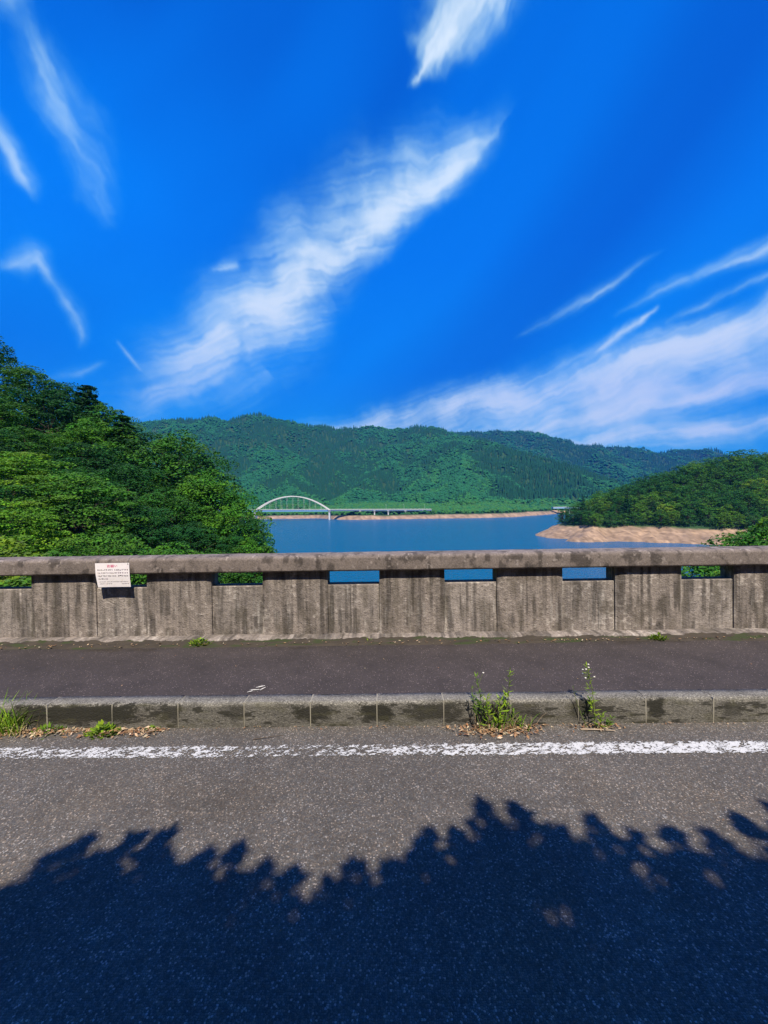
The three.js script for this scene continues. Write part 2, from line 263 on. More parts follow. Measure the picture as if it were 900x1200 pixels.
function H(x, z) {
  const nb = fbm(x * .02 + 50, z * .02, 201, 3) - .5;
  let h = -60;
  if (z < -450) { // the far side of the lake
    const d = pl(SHORE, x) + 22 * (fbm(x * .018, 3, 202, 4) - .5) - z;
    let far = d < 0 ? WATER + d * .5 : WATER + Math.min(5.5, d * .45) + Math.max(0, d - 12) * .06;
    const n = 1 - Math.abs(2 * fbm(x * .0045 + z * .001, z * .0032, 203, 3) - 1), n2 = fbm(x * .016, z * .016, 204, 3) - .5;
    let m = -1e9;
    for (const [R, sl, amp] of [[RA, .6, 95], [RF, .5, 56], [RS, .55, 22], [RT, .5, 26], [RB, .42, 95]]) { const [rh, rd] = ridge(R, sl, x, z), e = sstep(0, 190, rd); m = Math.max(m, rh + e * (amp * (n - .55) + 22 * n2) + 30 * n2); }
    for (const S of SPURS) { const [rh] = ridge(S, .6, x, z); m = Math.max(m, rh + 22 * n2); }
    if (m > far && d > 0) { const k = sstep(0, 60, d); far = lerp(far, Math.max(far, m), k); }
    h = Math.max(h, far);
  }
  if (x > 40 && z < -140 && z > -480) { // the peninsula
    let [p] = ridge(PEN, .46, x, z); const [p2] = ridge(PEN2, .42, x, z); p = Math.max(p, p2) + 1.6 * nb;
    const bank = sstep(WATER + 9, WATER + 4, p) * sstep(WATER - 3, WATER + .5, p);
    p += bank * (2.6 * (fbm(x * .22 + z * .05, z * .1, 211, 3) - .5) + 1.5 * (fbm(x * .7, z * .6, 212, 3) - .5));
    p = lerp(p, WATER + 2 * (Math.floor((p - WATER) / 1.1) * 1.1 + sstep(.25, .75, ((p - WATER) / 1.1) % 1) * 1.1) / 2, bank * .65);
    h = Math.max(h, p);
  }
  if (z > -460 && z < 60) { // the hillside on the left and the bank on the right
    const k = sstep(-4.95, -15, z);
    const f = -9 - x; let g = f > 0 ? -9 + .56 * f : -9 + 1.0 * f; g += 2 * nb; g -= Math.max(0, -58 - z) * .55 + Math.max(0, -x - 60) * .25;
    let [r] = ridge(NEAR_R, .75, x, z); r += 1.5 * nb;
    const slope = -1.4 + (z + 4.95) * 1.5;                           // the embankment under the road
    let n = Math.max(g, r, slope);
    n = lerp(Math.min(-.9, Math.max(slope, -1.4)), n, k);
    h = Math.max(h, n);
    if (z > -4.95) h = z < 2.6 ? -.5 : -.5 + (z - 2.6) * .55 + .8 * nb * Math.min(1, z - 2.6);
  }
  if (z >= 60) h = 31 + 4 * nb;
  return Math.max(h, -42);
}
{
  const A = [], R = [.3];
  for (let a = -62; a <= 62; a += .3) A.push(a);
  for (let a = 64; a < 298; a += 3) A.push(a);
  const grow = (to, f, step) => { while (R[R.length - 1] < to) R.push(step ? R[R.length - 1] + step : R[R.length - 1] * f); };
  grow(4, 1.3); grow(60, 1.035); grow(165, 1.04); grow(268, 0, 1.1); grow(500, 1.035); grow(760, 0, 5); grow(2800, 1.0095); grow(4200, 1.06);
  const nA = A.length, pos = [], col = [], idx = [];
  for (const r of R) for (const a of A) {
    const x = r * Math.sin(a * Math.PI / 180), z = -r * Math.cos(a * Math.PI / 180), h = H(x, z), far = z < -450;
    pos.push(x, h, z);
    // laid-bare shore below the high-water mark, litter and low growth above it
    const line = WATER + (far ? 5.2 : 6.6) + 2.2 * (fbm(x * (far ? .03 : .12), z * (far ? .03 : .12), 221, 3) - .5), bare = 1 - sstep(line - .5, line + .5, h), n = fbm(x * .2, z * .2, 222, 4), n2 = fbm(x * 1.1, z * 1.1, 223, 3);
    const soil = [lerp(.38, .26, n), lerp(.25, .185, n), lerp(.15, .125, n)], wood = [.012 + .012 * n, .05 + .03 * n, .015];
    const s = (.35 + 1.25 * n2) * (.75 + .5 * vn(x * .2, h * 2.2, 224));
    for (let c = 0; c < 3; c++) col.push(lerp(wood[c], soil[c] * s, bare));
  }
  for (let j = 0; j < R.length - 1; j++) for (let i = 0; i < nA; i++) { const k = (i + 1) % nA, a = j * nA + i, b = j * nA + k, c = a + nA, d = b + nA; idx.push(a, b, c, b, d, c); }
  const g = new THREE.BufferGeometry();
  g.setAttribute('position', new THREE.Float32BufferAttribute(pos, 3)); g.setAttribute('color', new THREE.Float32BufferAttribute(col, 3)); g.setIndex(idx);
  g.computeVertexNormals();
  if (g.attributes.normal.getY(nA * 40) < 0) { for (let i = 0; i < idx.length; i += 3) { const t = idx[i]; idx[i] = idx[i + 1]; idx[i + 1] = t; } g.setIndex(idx); g.computeVertexNormals(); }
  struct(new THREE.Mesh(g, M.vcol), 'terrain', 'wooded mountains and bare shores round the reservoir');
  console.log(Date.now() - T0, 'terrain', R.length, nA, idx.length / 3);
}
{ // the lake
  const [, wb] = textures(1024, 1024, (x, y) => [0, 0, 0, .5 * fbm(x / 64, y / 24, 231, 4, 16, 43) + .5 * fbm(x / 16, y / 9, 235, 3, 64, 114)]);
  const g = new THREE.PlaneGeometry(4000, 1000); g.rotateX(-Math.PI / 2); g.translate(0, WATER, -508);
  const uv = g.attributes.uv, p = g.attributes.position; for (let i = 0; i < uv.count; i++) uv.setXY(i, p.getX(i) / 47, p.getZ(i) / 47);
  struct(new THREE.Mesh(g, new THREE.MeshPhysicalMaterial({ color: rgb(.0, .11, .25), roughness: .2, bumpMap: wb, bumpScale: 1.0, ior: 1.33, specularIntensity: .4 })), 'lake', 'deep blue reservoir water with fine ripples');
}
console.log(Date.now() - T0, 'lake');

// ---------------------------------------------------------------- road, walk, kerb
function sheet(x0, x1, z0, z1, y, tile, nx, nz, tone) { // a level sheet with uv in metres / tile and worn patches in its vertex colours
  const g = new THREE.PlaneGeometry(x1 - x0, z1 - z0, nx, nz); g.rotateX(-Math.PI / 2); g.translate((x0 + x1) / 2, y, (z0 + z1) / 2);
  const p = g.attributes.position, uv = g.attributes.uv, c = new Float32Array(p.count * 3);
  for (let i = 0; i < p.count; i++) { const x = p.getX(i), z = p.getZ(i), [r, gg, b, dy = 0] = tone(x, z); uv.setXY(i, x / tile, z / tile); c.set([r, gg, b], i * 3); p.setY(i, y + dy); }
  g.setAttribute('color', new THREE.BufferAttribute(c, 3)); g.computeVertexNormals();
  return g;
}
const EXT = 26;
struct(new THREE.Mesh(sheet(-EXT, EXT, -3.13, 2.6, 0, 2.05, 420, 92, (x, z) => { const n = fbm(x * .8, z * .8, 301, 4), m = fbm(x * 3.1, z * 3.1, 302, 3), d = sstep(.5, .75, fbm(x * 1.7, z * 1.7, 304, 3)); const t = .76 + .48 * n + .2 * (m - .5); return [t * (1 + .04 * d), t, t * (1 - .06 * d), .004 * (n - .5)]; }), M.road), 'road', 'worn grey asphalt road, shaded in front by trees');
struct(new THREE.Mesh(sheet(-EXT, EXT, -4.5, -3.26, .188, 1.6, 420, 24, (x, z) => { const n = fbm(x * .9, z * .9, 311, 4), m = fbm(x * 5, z * 5, 312, 3), d = sstep(.45, .6, fbm(x * 3, z * 6, 314, 4) - (4.36 + z) * 1.4 - .12); const t = .8 + .5 * n + .2 * (m - .5); return [lerp(t, .75, d), lerp(t, .7, d), lerp(t, .5, d), .008 * (n - .5)]; }), M.walk), 'walkway', 'raised dark asphalt walkway between kerb and parapet');
{ // the slab that carries road and walk
  const g = new THREE.BoxGeometry(2 * EXT, .7, 1.7); g.translate(0, .1 - .36, -4.02);
  const c = new Float32Array(g.attributes.position.count * 3).fill(.2); g.setAttribute('color', new THREE.BufferAttribute(c, 3));
  struct(new THREE.Mesh(g, M.vcol), 'retaining_wall', 'concrete edge beam under the walkway');
}
// box with a worn, rounded outline: a profile in (z, y) drawn out along x; uv unrolled in metres
function profileBar(P, x0, x1, nx, U, V, wob = 0, s = 0) {
  const n = P.length, pos = [], uv = [], idx = [];
  let acc = [0]; for (let k = 1; k < n; k++) acc.push(acc[k - 1] + Math.hypot(P[k][0] - P[k - 1][0], P[k][1] - P[k - 1][1]));
  for (let i = 0; i <= nx; i++) { const x = lerp(x0, x1, i / nx); for (let k = 0; k < n; k++) { const w = wob * (vn(x * 7, k * .7, s) + .6 * vn(x * 23, k * .9, s + 1) - .8); pos.push(x, P[k][1] + w, P[k][0] + w * .7); uv.push(x / U + .5, acc[k] / V); } }
  for (let i = 0; i < nx; i++) for (let k = 0; k < n - 1; k++) { const a = i * n + k, b = a + 1, c = a + n, d = c + 1; idx.push(a, c, b, b, c, d); }
  const cap = (i, flip) => { const o = pos.length / 3; for (let k = 0; k < n; k++) { pos.push(pos[(i * n + k) * 3], pos[(i * n + k) * 3 + 1], pos[(i * n + k) * 3 + 2]); uv.push(uv[(i * n + k) * 2] + P[k][0] / U, P[k][1] / V); } for (let k = 1; k < n - 1; k++) flip ? idx.push(o, o + k + 1, o + k) : idx.push(o, o + k, o + k + 1); };
  cap(0, false); cap(nx, true);
  const g = new THREE.BufferGeometry(); g.setAttribute('position', new THREE.Float32BufferAttribute(pos, 3)); g.setAttribute('uv', new THREE.Float32BufferAttribute(uv, 2)); g.setIndex(idx); g.computeVertexNormals();
  return g;
}
{ // kerb stones, each a piece, mortared joints between them
  const kerb = new THREE.Group(); struct(kerb, 'kerb', 'mossy concrete kerb of separate stones');
  const mortar = std({ color: rgb(.3, .28, .23), roughness: .95 });
  const S = .515, x0 = -.117, P = [[-3.13, -.08], [-3.13, .0], [-3.131, .05], [-3.132, .1], [-3.134, .15], [-3.138, .172], [-3.148, .184], [-3.163, .19], [-3.2, .1915], [-3.262, .191], [-3.264, .1], [-3.264, -.08]];
  for (let k = -34; k < 35; k++) {
    const a = x0 + k * S, g = profileBar(P, a + .004, a + S - .004, 14, 12.36, .4, .006, 400 + k);
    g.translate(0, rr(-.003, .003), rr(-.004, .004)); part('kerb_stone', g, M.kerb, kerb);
    if (k > -16 && k < 16) { const j = new THREE.BoxGeometry(.0095, .2, .125); j.translate(a, .089, -3.197); part('mortar_joint', j, mortar, kerb); }
  }
}
{ // worn white edge line
  const W = 2048, H2 = 64, L = 9.6, x0 = -4.8;
  const dens = [[-4.8, .55], [-2.5, .56], [-2.2, .6], [-1.4, .6], [-1.1, .52], [-.75, .53], [-.5, .48], [-.25, .56], [0, .58], [.2, .54], [.5, .62], [1.2, .66], [2.2, .68], [3, .7], [4.8, .55]];
  const [m, b] = textures(W, H2, (x, y) => {
    const X = x0 + x / W * L, v = y / H2, n = fbm((x + y * .4) / 7, y / 11, 331, 4), n2 = vn(x / 2.2, y / 2.6, 332), e = Math.min(v, 1 - v), d = pl(dens, X);
    const a = (n * .6 + n2 * .4 + (hash(x, y, 5) - .5) * .2) < d - .105 + Math.min(0, (e - .14) * 1.6) ? 1 : 0, t = .5 + .16 * n2;
    return [t, t, t * .97, .5, a];
  });
  const g = sheet(-14.4, 14.4, -2.885, -2.735, .0055, 1, 60, 1, () => [1, 1, 1]), uv = g.attributes.uv, p = g.attributes.position;
  for (let i = 0; i < uv.count; i++) uv.setXY(i, (p.getX(i) - x0) / L, (p.getZ(i) + 2.885) / .15);
  const mat = std({ map: m, alphaTest: .5, roughness: .75 });
  struct(new THREE.Mesh(g, mat), 'edge_line', 'flaking white painted line along the road edge');
}
// ---------------------------------------------------------------- parapet
{
  const wall = thing('concrete_parapet', 'long stained concrete parapet with slots under its rail', 'parapet');
  const zf = -4.65, zb = -4.85, X0 = -.124, TALL = .746;
  const R = [[-4.66, .965], [-4.585, .966], [-4.572, .975], [-4.566, .99], [-4.566, 1.105], [-4.569, 1.12], [-4.578, 1.132], [-4.598, 1.146], [-4.66, 1.152], [-4.75, 1.156], [-4.84, 1.152], [-4.88, 1.146], [-4.91, 1.13], [-4.925, 1.1], [-4.926, .99], [-4.915, .966], [-4.84, .965]];
  part('rail', profileBar(R, -EXT, EXT, 520, 10.68, .7, .004, 500), M.rail, wall);
  // panels: rounded uprights (proud by a finger's breadth) and lower infills
  const panel = (name, x0, x1, y0, y1, z, k) => {
    const c = .012, top = y1, P = [[z, y0], [z, lerp(y0, y1, .33)], [z, lerp(y0, y1, .66)], [z, top - c], [z - .3 * c, top - .3 * c], [z - c, top], [zb + c, top], [zb, top - c], [zb, y0]];
    const w = x1 - x0, nx = 12, g = profileBar(P, 0, 1, nx, 10.68, 1.3, 0, 0), p = g.attributes.position, uv = g.attributes.uv;
    for (let i = 0; i < p.count; i++) { // pull the ends in and round the vertical arrises
      const t = p.getX(i), e = Math.min(t, 1 - t), X = x0 + w * (e < .02 ? t : t), back = e < 1e-6 ? .009 : 0, front = p.getZ(i) > z - .02;
      const wob = .0035 * (vn(X * 9, p.getY(i) * 9, 600 + k) - .5);
      p.setX(i, X); if (front) p.setZ(i, p.getZ(i) - back + wob);
      uv.setXY(i, (X - X0) / 10.68 + (front ? 0 : .03), (p.getY(i) + (front ? 0 : p.getZ(i) - z)) / 1.3);
    }
    g.computeVertexNormals();
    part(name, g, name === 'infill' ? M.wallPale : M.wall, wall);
  };
  for (let k = -14; k < 15; k++) {
    const a = X0 + k * PER;
    panel('upright', a + .002, a + TALL - .002, .235, .966, zf + rr(0, .008), k);
    panel('infill', a + TALL + .002, a + PER - .002, .235, .8 + rr(-.006, .006), zf - .015 + rr(-.004, .003), k + 50);
  }
  const L = [[-4.5, .1], [-4.502, .2], [-4.506, .226], [-4.52, .238], [-4.6, .242], [-4.86, .243], [-4.86, .1]];
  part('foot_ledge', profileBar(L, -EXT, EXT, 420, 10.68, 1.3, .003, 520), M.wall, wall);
}
{ // notice plate wired to the rail
  const cv = document.createElement('canvas'); cv.width = 512; cv.height = 384; const c = cv.getContext('2d');
  c.fillStyle = '#efe9ea'; c.fillRect(0, 0, 512, 384);
  for (let i = 0; i < 60; i++) { c.fillStyle = `rgba(${190 + 40 * rnd()},${170 + 50 * rnd()},${165 + 50 * rnd()},.12)`; c.beginPath(); c.ellipse(512 * rnd(), 384 * rnd(), 10 + 40 * rnd(), 5 + 14 * rnd(), rnd() * 3, 0, 7); c.fill(); }
  const st = (pts, x, y, k) => { c.beginPath(); pts.forEach(([a, b], i) => (i ? c.lineTo(x + a * k, y + b * k) : c.moveTo(x + a * k, y + b * k))); c.stroke(); };
  c.strokeStyle = '#c2185b'; c.lineWidth = 6; c.lineCap = 'round';
  const O = [[[.1, .3], [.7, .25]], [[.35, .05], [.35, .85], [.2, .9], [.1, .75], [.3, .55], [.65, .5], [.85, .65], [.8, .88], [.55, .95]], [[.72, .12], [.9, .28]]];
  const G = [[[.02, .1], [.5, .1]], [[.08, .1], [.05, .9]], [[.15, .28], [.45, .28], [.45, .6], [.15, .6], [.15, .28]], [[.15, .44], [.45, .44]], [[.3, .6], [.3, .95]], [[.16, .72], [.1, .88]], [[.42, .72], [.5, .86]], [[.55, .1], [1, .1]], [[.62, .24], [.95, .24], [.95, .72], [.62, .72], [.62, .24]], [[.62, .4], [.95, .4]], [[.62, .56], [.95, .56]], [[.68, .76], [.56, .95]], [[.86, .76], [.98, .95]]];
  const I = [[[.12, .2], [.15, .65], [.28, .8], [.38, .62]], [[.68, .25], [.82, .45], [.85, .65]]];
  O.forEach((p) => st(p, 176, 26, 46)); c.lineWidth = 4.4; G.forEach((p) => st(p, 230, 26, 48)); c.lineWidth = 6; I.forEach((p) => st(p, 288, 26, 46));
  // the lines below are too small to read in the place; rows of character-sized strokes
  const row = (y, x0, x1, h, col, gap) => { c.strokeStyle = col; c.lineWidth = h * .13; for (let x = x0; x < x1; x += h * 1.08) { if (gap && Math.abs(x - gap) < h * .6) continue; const n = 3 + Math.floor(rnd() * 3); for (let i = 0; i < n; i++) { const v = rnd() > .5, q = rnd() * .8 + .1; st(v ? [[q, .08], [q + .05, .92]] : [[.08, q], [.92, q - .03]], x, y, h); } } };
  row(98, 26, 482, 24, '#2c2230', 262); row(146, 26, 486, 24, '#3a1a2c'); row(194, 26, 486, 24, '#2a2028', 300); row(242, 26, 168, 24, '#2c2230');
  row(292, 30, 480, 15, '#4c4450', 150); row(324, 30, 236, 15, '#4c4450', 130); row(324, 380, 484, 15, '#4c4450');
  const t = new THREE.CanvasTexture(cv); t.colorSpace = THREE.SRGBColorSpace;
  const g = new THREE.BoxGeometry(.385, .272, .002, 24, 12, 1), p = g.attributes.position;
  for (let i = 0; i < p.count; i++) { const x = p.getX(i) / .385, y = p.getY(i) / .272; p.setZ(i, p.getZ(i) + .02 * Math.pow(Math.max(0, -x - .1), 2) * 2.2 * (1 - y) + .012 * Math.pow(Math.max(0, x), 2) * (.7 - y) * 2); p.setX(i, p.getX(i) + (x < 0 ? .03 * Math.pow(Math.max(0, .5 - y), 1.6) * -x * 1.6 : .014 * (.5 - y) * x)); }
  for (let i = 0; i < p.count; i++) p.setZ(i, p.getZ(i) - .1 * Math.max(0, .0 - p.getY(i)));   // bent in under the rail
  g.computeVertexNormals();
  const o = thing('notice_plate', 'small curled white notice with red heading tied to the concrete rail', 'notice', [-3.115, .965, -4.552]);
  part('plate', g, std({ map: t, roughness: .55 }), o);
  for (const [x, y] of [[-.176, .12], [.176, .12]]) { const h = new THREE.TorusGeometry(.006, .0016, 6, 12); part('eyelet', h, std({ color: rgb(.25, .25, .25), metalness: .8, roughness: .4 }), o, [x, y, .0025]); }
  for (const x of [-.176, .176]) { const w = new THREE.TubeGeometry(new THREE.CatmullRomCurve3([[x, .12, .003], [x * .99, .16, -.006], [x, .194, -.07], [x, .205, -.2]].map((v) => new THREE.Vector3(...v))), 12, .0015, 5); part('wire', w, std({ color: rgb(.2, .2, .2), metalness: .6, roughness: .5 }), o); }
}
console.log(Date.now() - T0, 'road and parapet');

// ---------------------------------------------------------------- leaves and trees
// collects leaf blades: a diamond folded along its midrib, two faces
class Leaves {
  constructor() { this.p = []; this.c = []; this.n = []; this.i = []; }
  add(x, y, z, ax, ay, az, nx, ny, nz, L, W, col, fold = .18) {
    // b = n x a
    let bx = ny * az - nz * ay, by = nz * ax - nx * az, bz = nx * ay - ny * ax; const bl = Math.hypot(bx, by, bz) || 1; bx /= bl; by /= bl; bz /= bl;
    nx = ay * bz - az * by; ny = az * bx - ax * bz; nz = ax * by - ay * bx;
    const o = this.p.length / 3, h = L / 2, w = W / 2, f = -fold * W, q = .1 * h;
    this.p.push(x - ax * h, y - ay * h, z - az * h, x + ax * h, y + ay * h, z + az * h, x + bx * w + nx * f - ax * q, y + by * w + ny * f - ay * q, z + bz * w + nz * f - az * q, x - bx * w + nx * f - ax * q, y - by * w + ny * f - ay * q, z - bz * w + nz * f - az * q);
    for (let k = 0; k < 4; k++) { this.n.push(nx, ny, nz); this.c.push(col[0], col[1], col[2]); }
    this.i.push(o, o + 1, o + 2, o, o + 3, o + 1);
  }
  // a leafy spray: leaves scattered through a flattened lump, facing up and outward
  lump(cx, cy, cz, R, flat, count, L, base, up = .75) {
    const t = rr(.78, 1.22), warm = rr(-.12, .22);
    for (let k = 0; k < count; k++) {
      let u, v, w, d; do { u = rr(-1, 1); v = rr(-1, 1); w = rr(-1, 1); d = u * u + v * v + w * w; } while (d > 1 || d < .12);
      if (v < -.1 && rnd() < .7) v = -v; d = Math.sqrt(d); const q = Math.pow(d, -.5); u *= q; v *= q; w *= q;      // more of them near the outside
      const ang = rnd() * 6.283, dr = rr(-.55, .1); let ax = Math.cos(ang) + u * .8, ay = dr, az = Math.sin(ang) + w * .8; const al = Math.hypot(ax, ay, az); ax /= al; ay /= al; az /= al;
      let nx = u * .6 + rr(-.5, .5), ny = up + v * .5 + rr(-.3, .3), nz = w * .6 + rr(-.5, .5); const nl = Math.hypot(nx, ny, nz); nx /= nl; ny /= nl; nz /= nl;
      const s = t * rr(.72, 1.28), g = warm + rr(-.12, .12), l = L * rr(.65, 1.35);
      this.add(cx + u * R, cy + v * R * flat, cz + w * R, ax, ay, az, nx, ny, nz, l, l * .55, [base[0] * s * (1 + 1.6 * g), base[1] * s * (1 + .35 * g), base[2] * s]);
    }
  }
  build() {
    const g = new THREE.BufferGeometry();
    g.setAttribute('position', new THREE.Float32BufferAttribute(this.p, 3)); g.setAttribute('normal', new THREE.Float32BufferAttribute(this.n, 3)); g.setAttribute('color', new THREE.Float32BufferAttribute(this.c, 3)); g.setIndex(this.i);
    return g;
  }
}
function limb(a, b, r0, r1, sag = 0, n = 5, seg = 6) { // a tapered, slightly bent limb
  const A = new THREE.Vector3(...a), B = new THREE.Vector3(...b), d = B.clone().sub(A), mid = A.clone().lerp(B, .5).add(new THREE.Vector3(rr(-.07, .07), sag, rr(-.07, .07)).multiplyScalar(d.length()));
  const c = new THREE.QuadraticBezierCurve3(A, mid, B), g = new THREE.TubeGeometry(c, n, 1, seg, false), p = g.attributes.position, v = new THREE.Vector3(), q = new THREE.Vector3();
  for (let i = 0; i <= n; i++) { c.getPointAt(i / n, q); const r = lerp(r0, r1, i / n); for (let k = 0; k <= seg; k++) { const o = i * (seg + 1) + k; v.fromBufferAttribute(p, o).sub(q).multiplyScalar(r).add(q); p.setXYZ(o, v.x, v.y, v.z); } }
  return g;
}
// a broadleaf tree of unit kind: height h, crown half-width w; pads are its leafy sprays
function broadleaf(h, w, pads, leaves, L, base, o = {}) {
  const lv = new Leaves(), wood = [limb([0, -.6, 0], [rr(-.2, .2), h * .5, rr(-.2, .2)], h * .022, h * .013, 0, 6, 8)], low = o.low ?? .18, flat = o.flat ?? .5;
  for (let k = 0; k < pads; k++) {
    const t = (k + .5) / pads, yy = 1 - 2 * t * .92, ph = k * 2.39996 + rr(-.5, .5), rad = Math.sqrt(Math.max(0, 1 - yy * yy)), inn = rnd() < .25 ? rr(.35, .75) : rr(.8, 1.06);
    const bulge = 1 + .28 * (vn(Math.cos(ph) * 1.6 + 8, Math.sin(ph) * 1.6 + yy * 2 + 8, pads) - .5) * 2;
    const cy = h * (low + (1 - low) * (.5 + .5 * yy * (inn * .5 + .5))) - w * .16, x = Math.cos(ph) * rad * w * inn * bulge, z = Math.sin(ph) * rad * w * inn * bulge, R = w * (rnd() < .3 ? rr(.12, .2) : rr(.22, .36)) * (o.pad ?? 1);
    lv.lump(x, cy, z, R, flat, leaves, L, base, o.up ?? .75);
    if (k % 3 === 0) wood.push(limb([0, h * rr(.25, .5), 0], [x * .9, cy - R * .2, z * .9], h * .009, h * .002, .06, 4, 5));
  }
  return [lv.build(), mergeGeometries(wood)];
}
function conifer(h, w, tiers, leaves, L, base) {
  const lv = new Leaves(), wood = [limb([0, -.6, 0], [0, h * .97, 0], h * .02, h * .003, 0, 6, 7)];
  for (let k = 0; k < tiers; k++) {
    const t = k / (tiers - 1), y = h * lerp(.14, .95, t) + rr(-.15, .15), R = w * Math.pow(1 - t, .75) * rr(.7, 1.15) + .2, n = Math.max(3, Math.round(9 * (1 - t) + 3));
    for (let b = 0; b < n; b++) {
      const ph = b / n * 6.283 + k * 1.7 + rr(-.25, .25), r = R * rr(.75, 1.15);
      for (let q = 0; q < 3; q++) { const f = rr(.4, .8) + q * .12; lv.lump(Math.cos(ph) * r * f, y - r * f * .18 + rr(-.25, .25), Math.sin(ph) * r * f, R * .24 + .16, .6, Math.ceil(leaves / 3), L, base, .5); }
      if (b % 2 === 0) wood.push(limb([0, y + .1, 0], [Math.cos(ph) * r * .9, y - r * .16, Math.sin(ph) * r * .9], h * .004, h * .001, 0, 3, 4));
    }
  }
  return [lv.build(), mergeGeometries(wood)];
}
const GREEN = { bright: [.085, .23, .016], mid: [.046, .175, .015], deep: [.018, .112, .017], cedar: [.017, .1, .017], lime: [.13, .26, .016] };
function proto([leaf, wood], mat) { const g = new THREE.Group(); part('trunk', wood, M.bark, g); part('crown', leaf, mat, g).userData.kind = 'stuff'; return g; }
function plant(pr, name, label, group, x, y, z, s, turn, sy = s) {
  const o = pr.clone(); o.name = numbered(name); o.userData = {}; o.position.set(x, y, z); o.rotation.y = turn; o.scale.set(s, sy, s); tag(o, label, 'tree', group); scene.add(o); return o;
}
{ // ---- the wooded hillside beyond the parapet, left
  seed = 1001;
  const kinds = {
    oak: [proto(broadleaf(9, 4.0, 92, 170, .25, GREEN.mid, { flat: .5, low: .04, pad: 1.12 }), M.leafNear), 9],
    deep: [proto(broadleaf(9, 3.8, 100, 160, .24, GREEN.deep, { flat: .55, low: .03, pad: 1.08 }), M.leafNear), 9],
    layered: [proto(broadleaf(8, 4.4, 74, 220, .25, GREEN.bright, { flat: .3, low: .08, pad: 1.25 }), M.leafNear), 8],
    lime: [proto(broadleaf(6, 3.2, 72, 200, .24, GREEN.lime, { flat: .4, low: .0, pad: 1.15 }), M.leafNear), 6],
    fir: [proto(conifer(12, 2.6, 26, 54, .27, GREEN.cedar), M.leafNear), 12],
  };
  for (const k in kinds) { // trees of a kind differ a little in leaf colour
    const [p] = kinds[k]; kinds[k].push([p, ...[[.78, .88, .95], [1.5, 1.35, 1]].map((c) => { const g = p.clone(), m = M.leafNear.clone(); m.color.setRGB(...c); g.children[1].material = m; return g; })]);
  }
  const L = {
    oak: ['oak_tree', 'rounded mid-green broadleaf tree in the wood on the slope behind the notice', 'mid-green trees on the slope'],
    deep: ['evergreen_tree', 'dark green dense broadleaf tree in the wood on the slope behind the notice', 'dark green trees on the slope'],
    layered: ['layered_tree', 'spreading light green tree with layered sprays on the slope', 'layered light green trees on the slope'],
    lime: ['yellow_green_tree', 'low yellow-green tree leaning up to the parapet behind the notice', 'yellow-green trees by the parapet'],
    fir: ['fir_tree', 'dark pointed conifer standing up out of the wooded slope', 'conifers on the slope'],
  };
  // [kind, x, z, height of the top]
  for (const [k, x, z, top, wide = 1] of [
    ['deep', -60, -56, 29, 1.3], ['deep', -53, -54, 24.5, 1.2], ['oak', -46, -52, 20.5, 1.2], ['deep', -42, -53, 18.6, 1.1], ['fir', -36, -49, 17.0, 1.9], ['oak', -33.5, -49, 14.6, 1.0], ['deep', -38, -46, 15.6, 1.1], ['fir', -29.8, -46, 12.6, 1.8], ['oak', -31.5, -44, 11.8], ['deep', -26, -46, 10.6, 1.1],
    ['oak', -22, -42.5, 10.0], ['deep', -19.2, -42, 7.8], ['oak', -17.5, -39, 5.6, .9], ['deep', -15.2, -39, 3.9, .9], ['oak', -13.6, -36.5, 2.6, .85], ['deep', -12.2, -35, 1.2, .8], ['oak', -11.4, -33.5, -.4, .75], ['deep', -10.6, -31.5, -2.4, .7],
    ['deep', -46, -44, 17, 1.2], ['oak', -39, -40, 13.5, 1.1], ['oak', -33, -37, 9.5], ['deep', -27.5, -37, 8.0, 1.1], ['deep', -23, -36, 6, 1.1], ['oak', -19, -34, 3.6], ['deep', -15.5, -32, .8], ['oak', -13, -30, -1.2, .85],
    ['oak', -36, -32, 12], ['deep', -31, -30, 8.4, 1.1], ['layered', -26, -27.5, 6.0, 1.1], ['layered', -20.5, -26.5, 4.4, 1.05], ['deep', -23.5, -31, 5.2], ['deep', -17, -28, 2.2], ['oak', -14.2, -26, -.4], ['deep', -12, -26, -2, .8],
    ['layered', -20, -20.5, 2.6], ['deep', -24, -22.5, 4.4], ['layered', -15.2, -21.5, .7, .85], ['oak', -12, -21, -1.7, .8], ['deep', -9.6, -22, -3.4, .7],
    ['lime', -16.4, -15.6, 1.0, 1], ['lime', -12.6, -15, -.4, .9], ['oak', -9.8, -16, -1.4, .75], ['lime', -20, -17, 2.2, 1.1], ['lime', -6.9, -16.5, -2.2, .7], ['oak', -5.4, -17, -2.6, .6],
  ]) {
    const y = H(x, z), hgt = Math.max(3.5, top - y), s = hgt / kinds[k][1], w = (.35 + .65 * s) * wide * rr(.8, 1.02);
    const where = k === 'lime' || k === 'fir' ? '' : top > 9 ? ' high up' : z > -24 ? ' close to the parapet' : ' halfway down';
    plant(kinds[k][2][Math.floor(rnd() * 3)], L[k][0], L[k][1].replace(' in the wood on the slope', where + ' on the wooded slope').replace(' on the slope', (k === 'layered' ? where : '') + ' on the slope'), L[k][2] + where, x, top - hgt, z, w, rnd() * 6.283, s);
  }
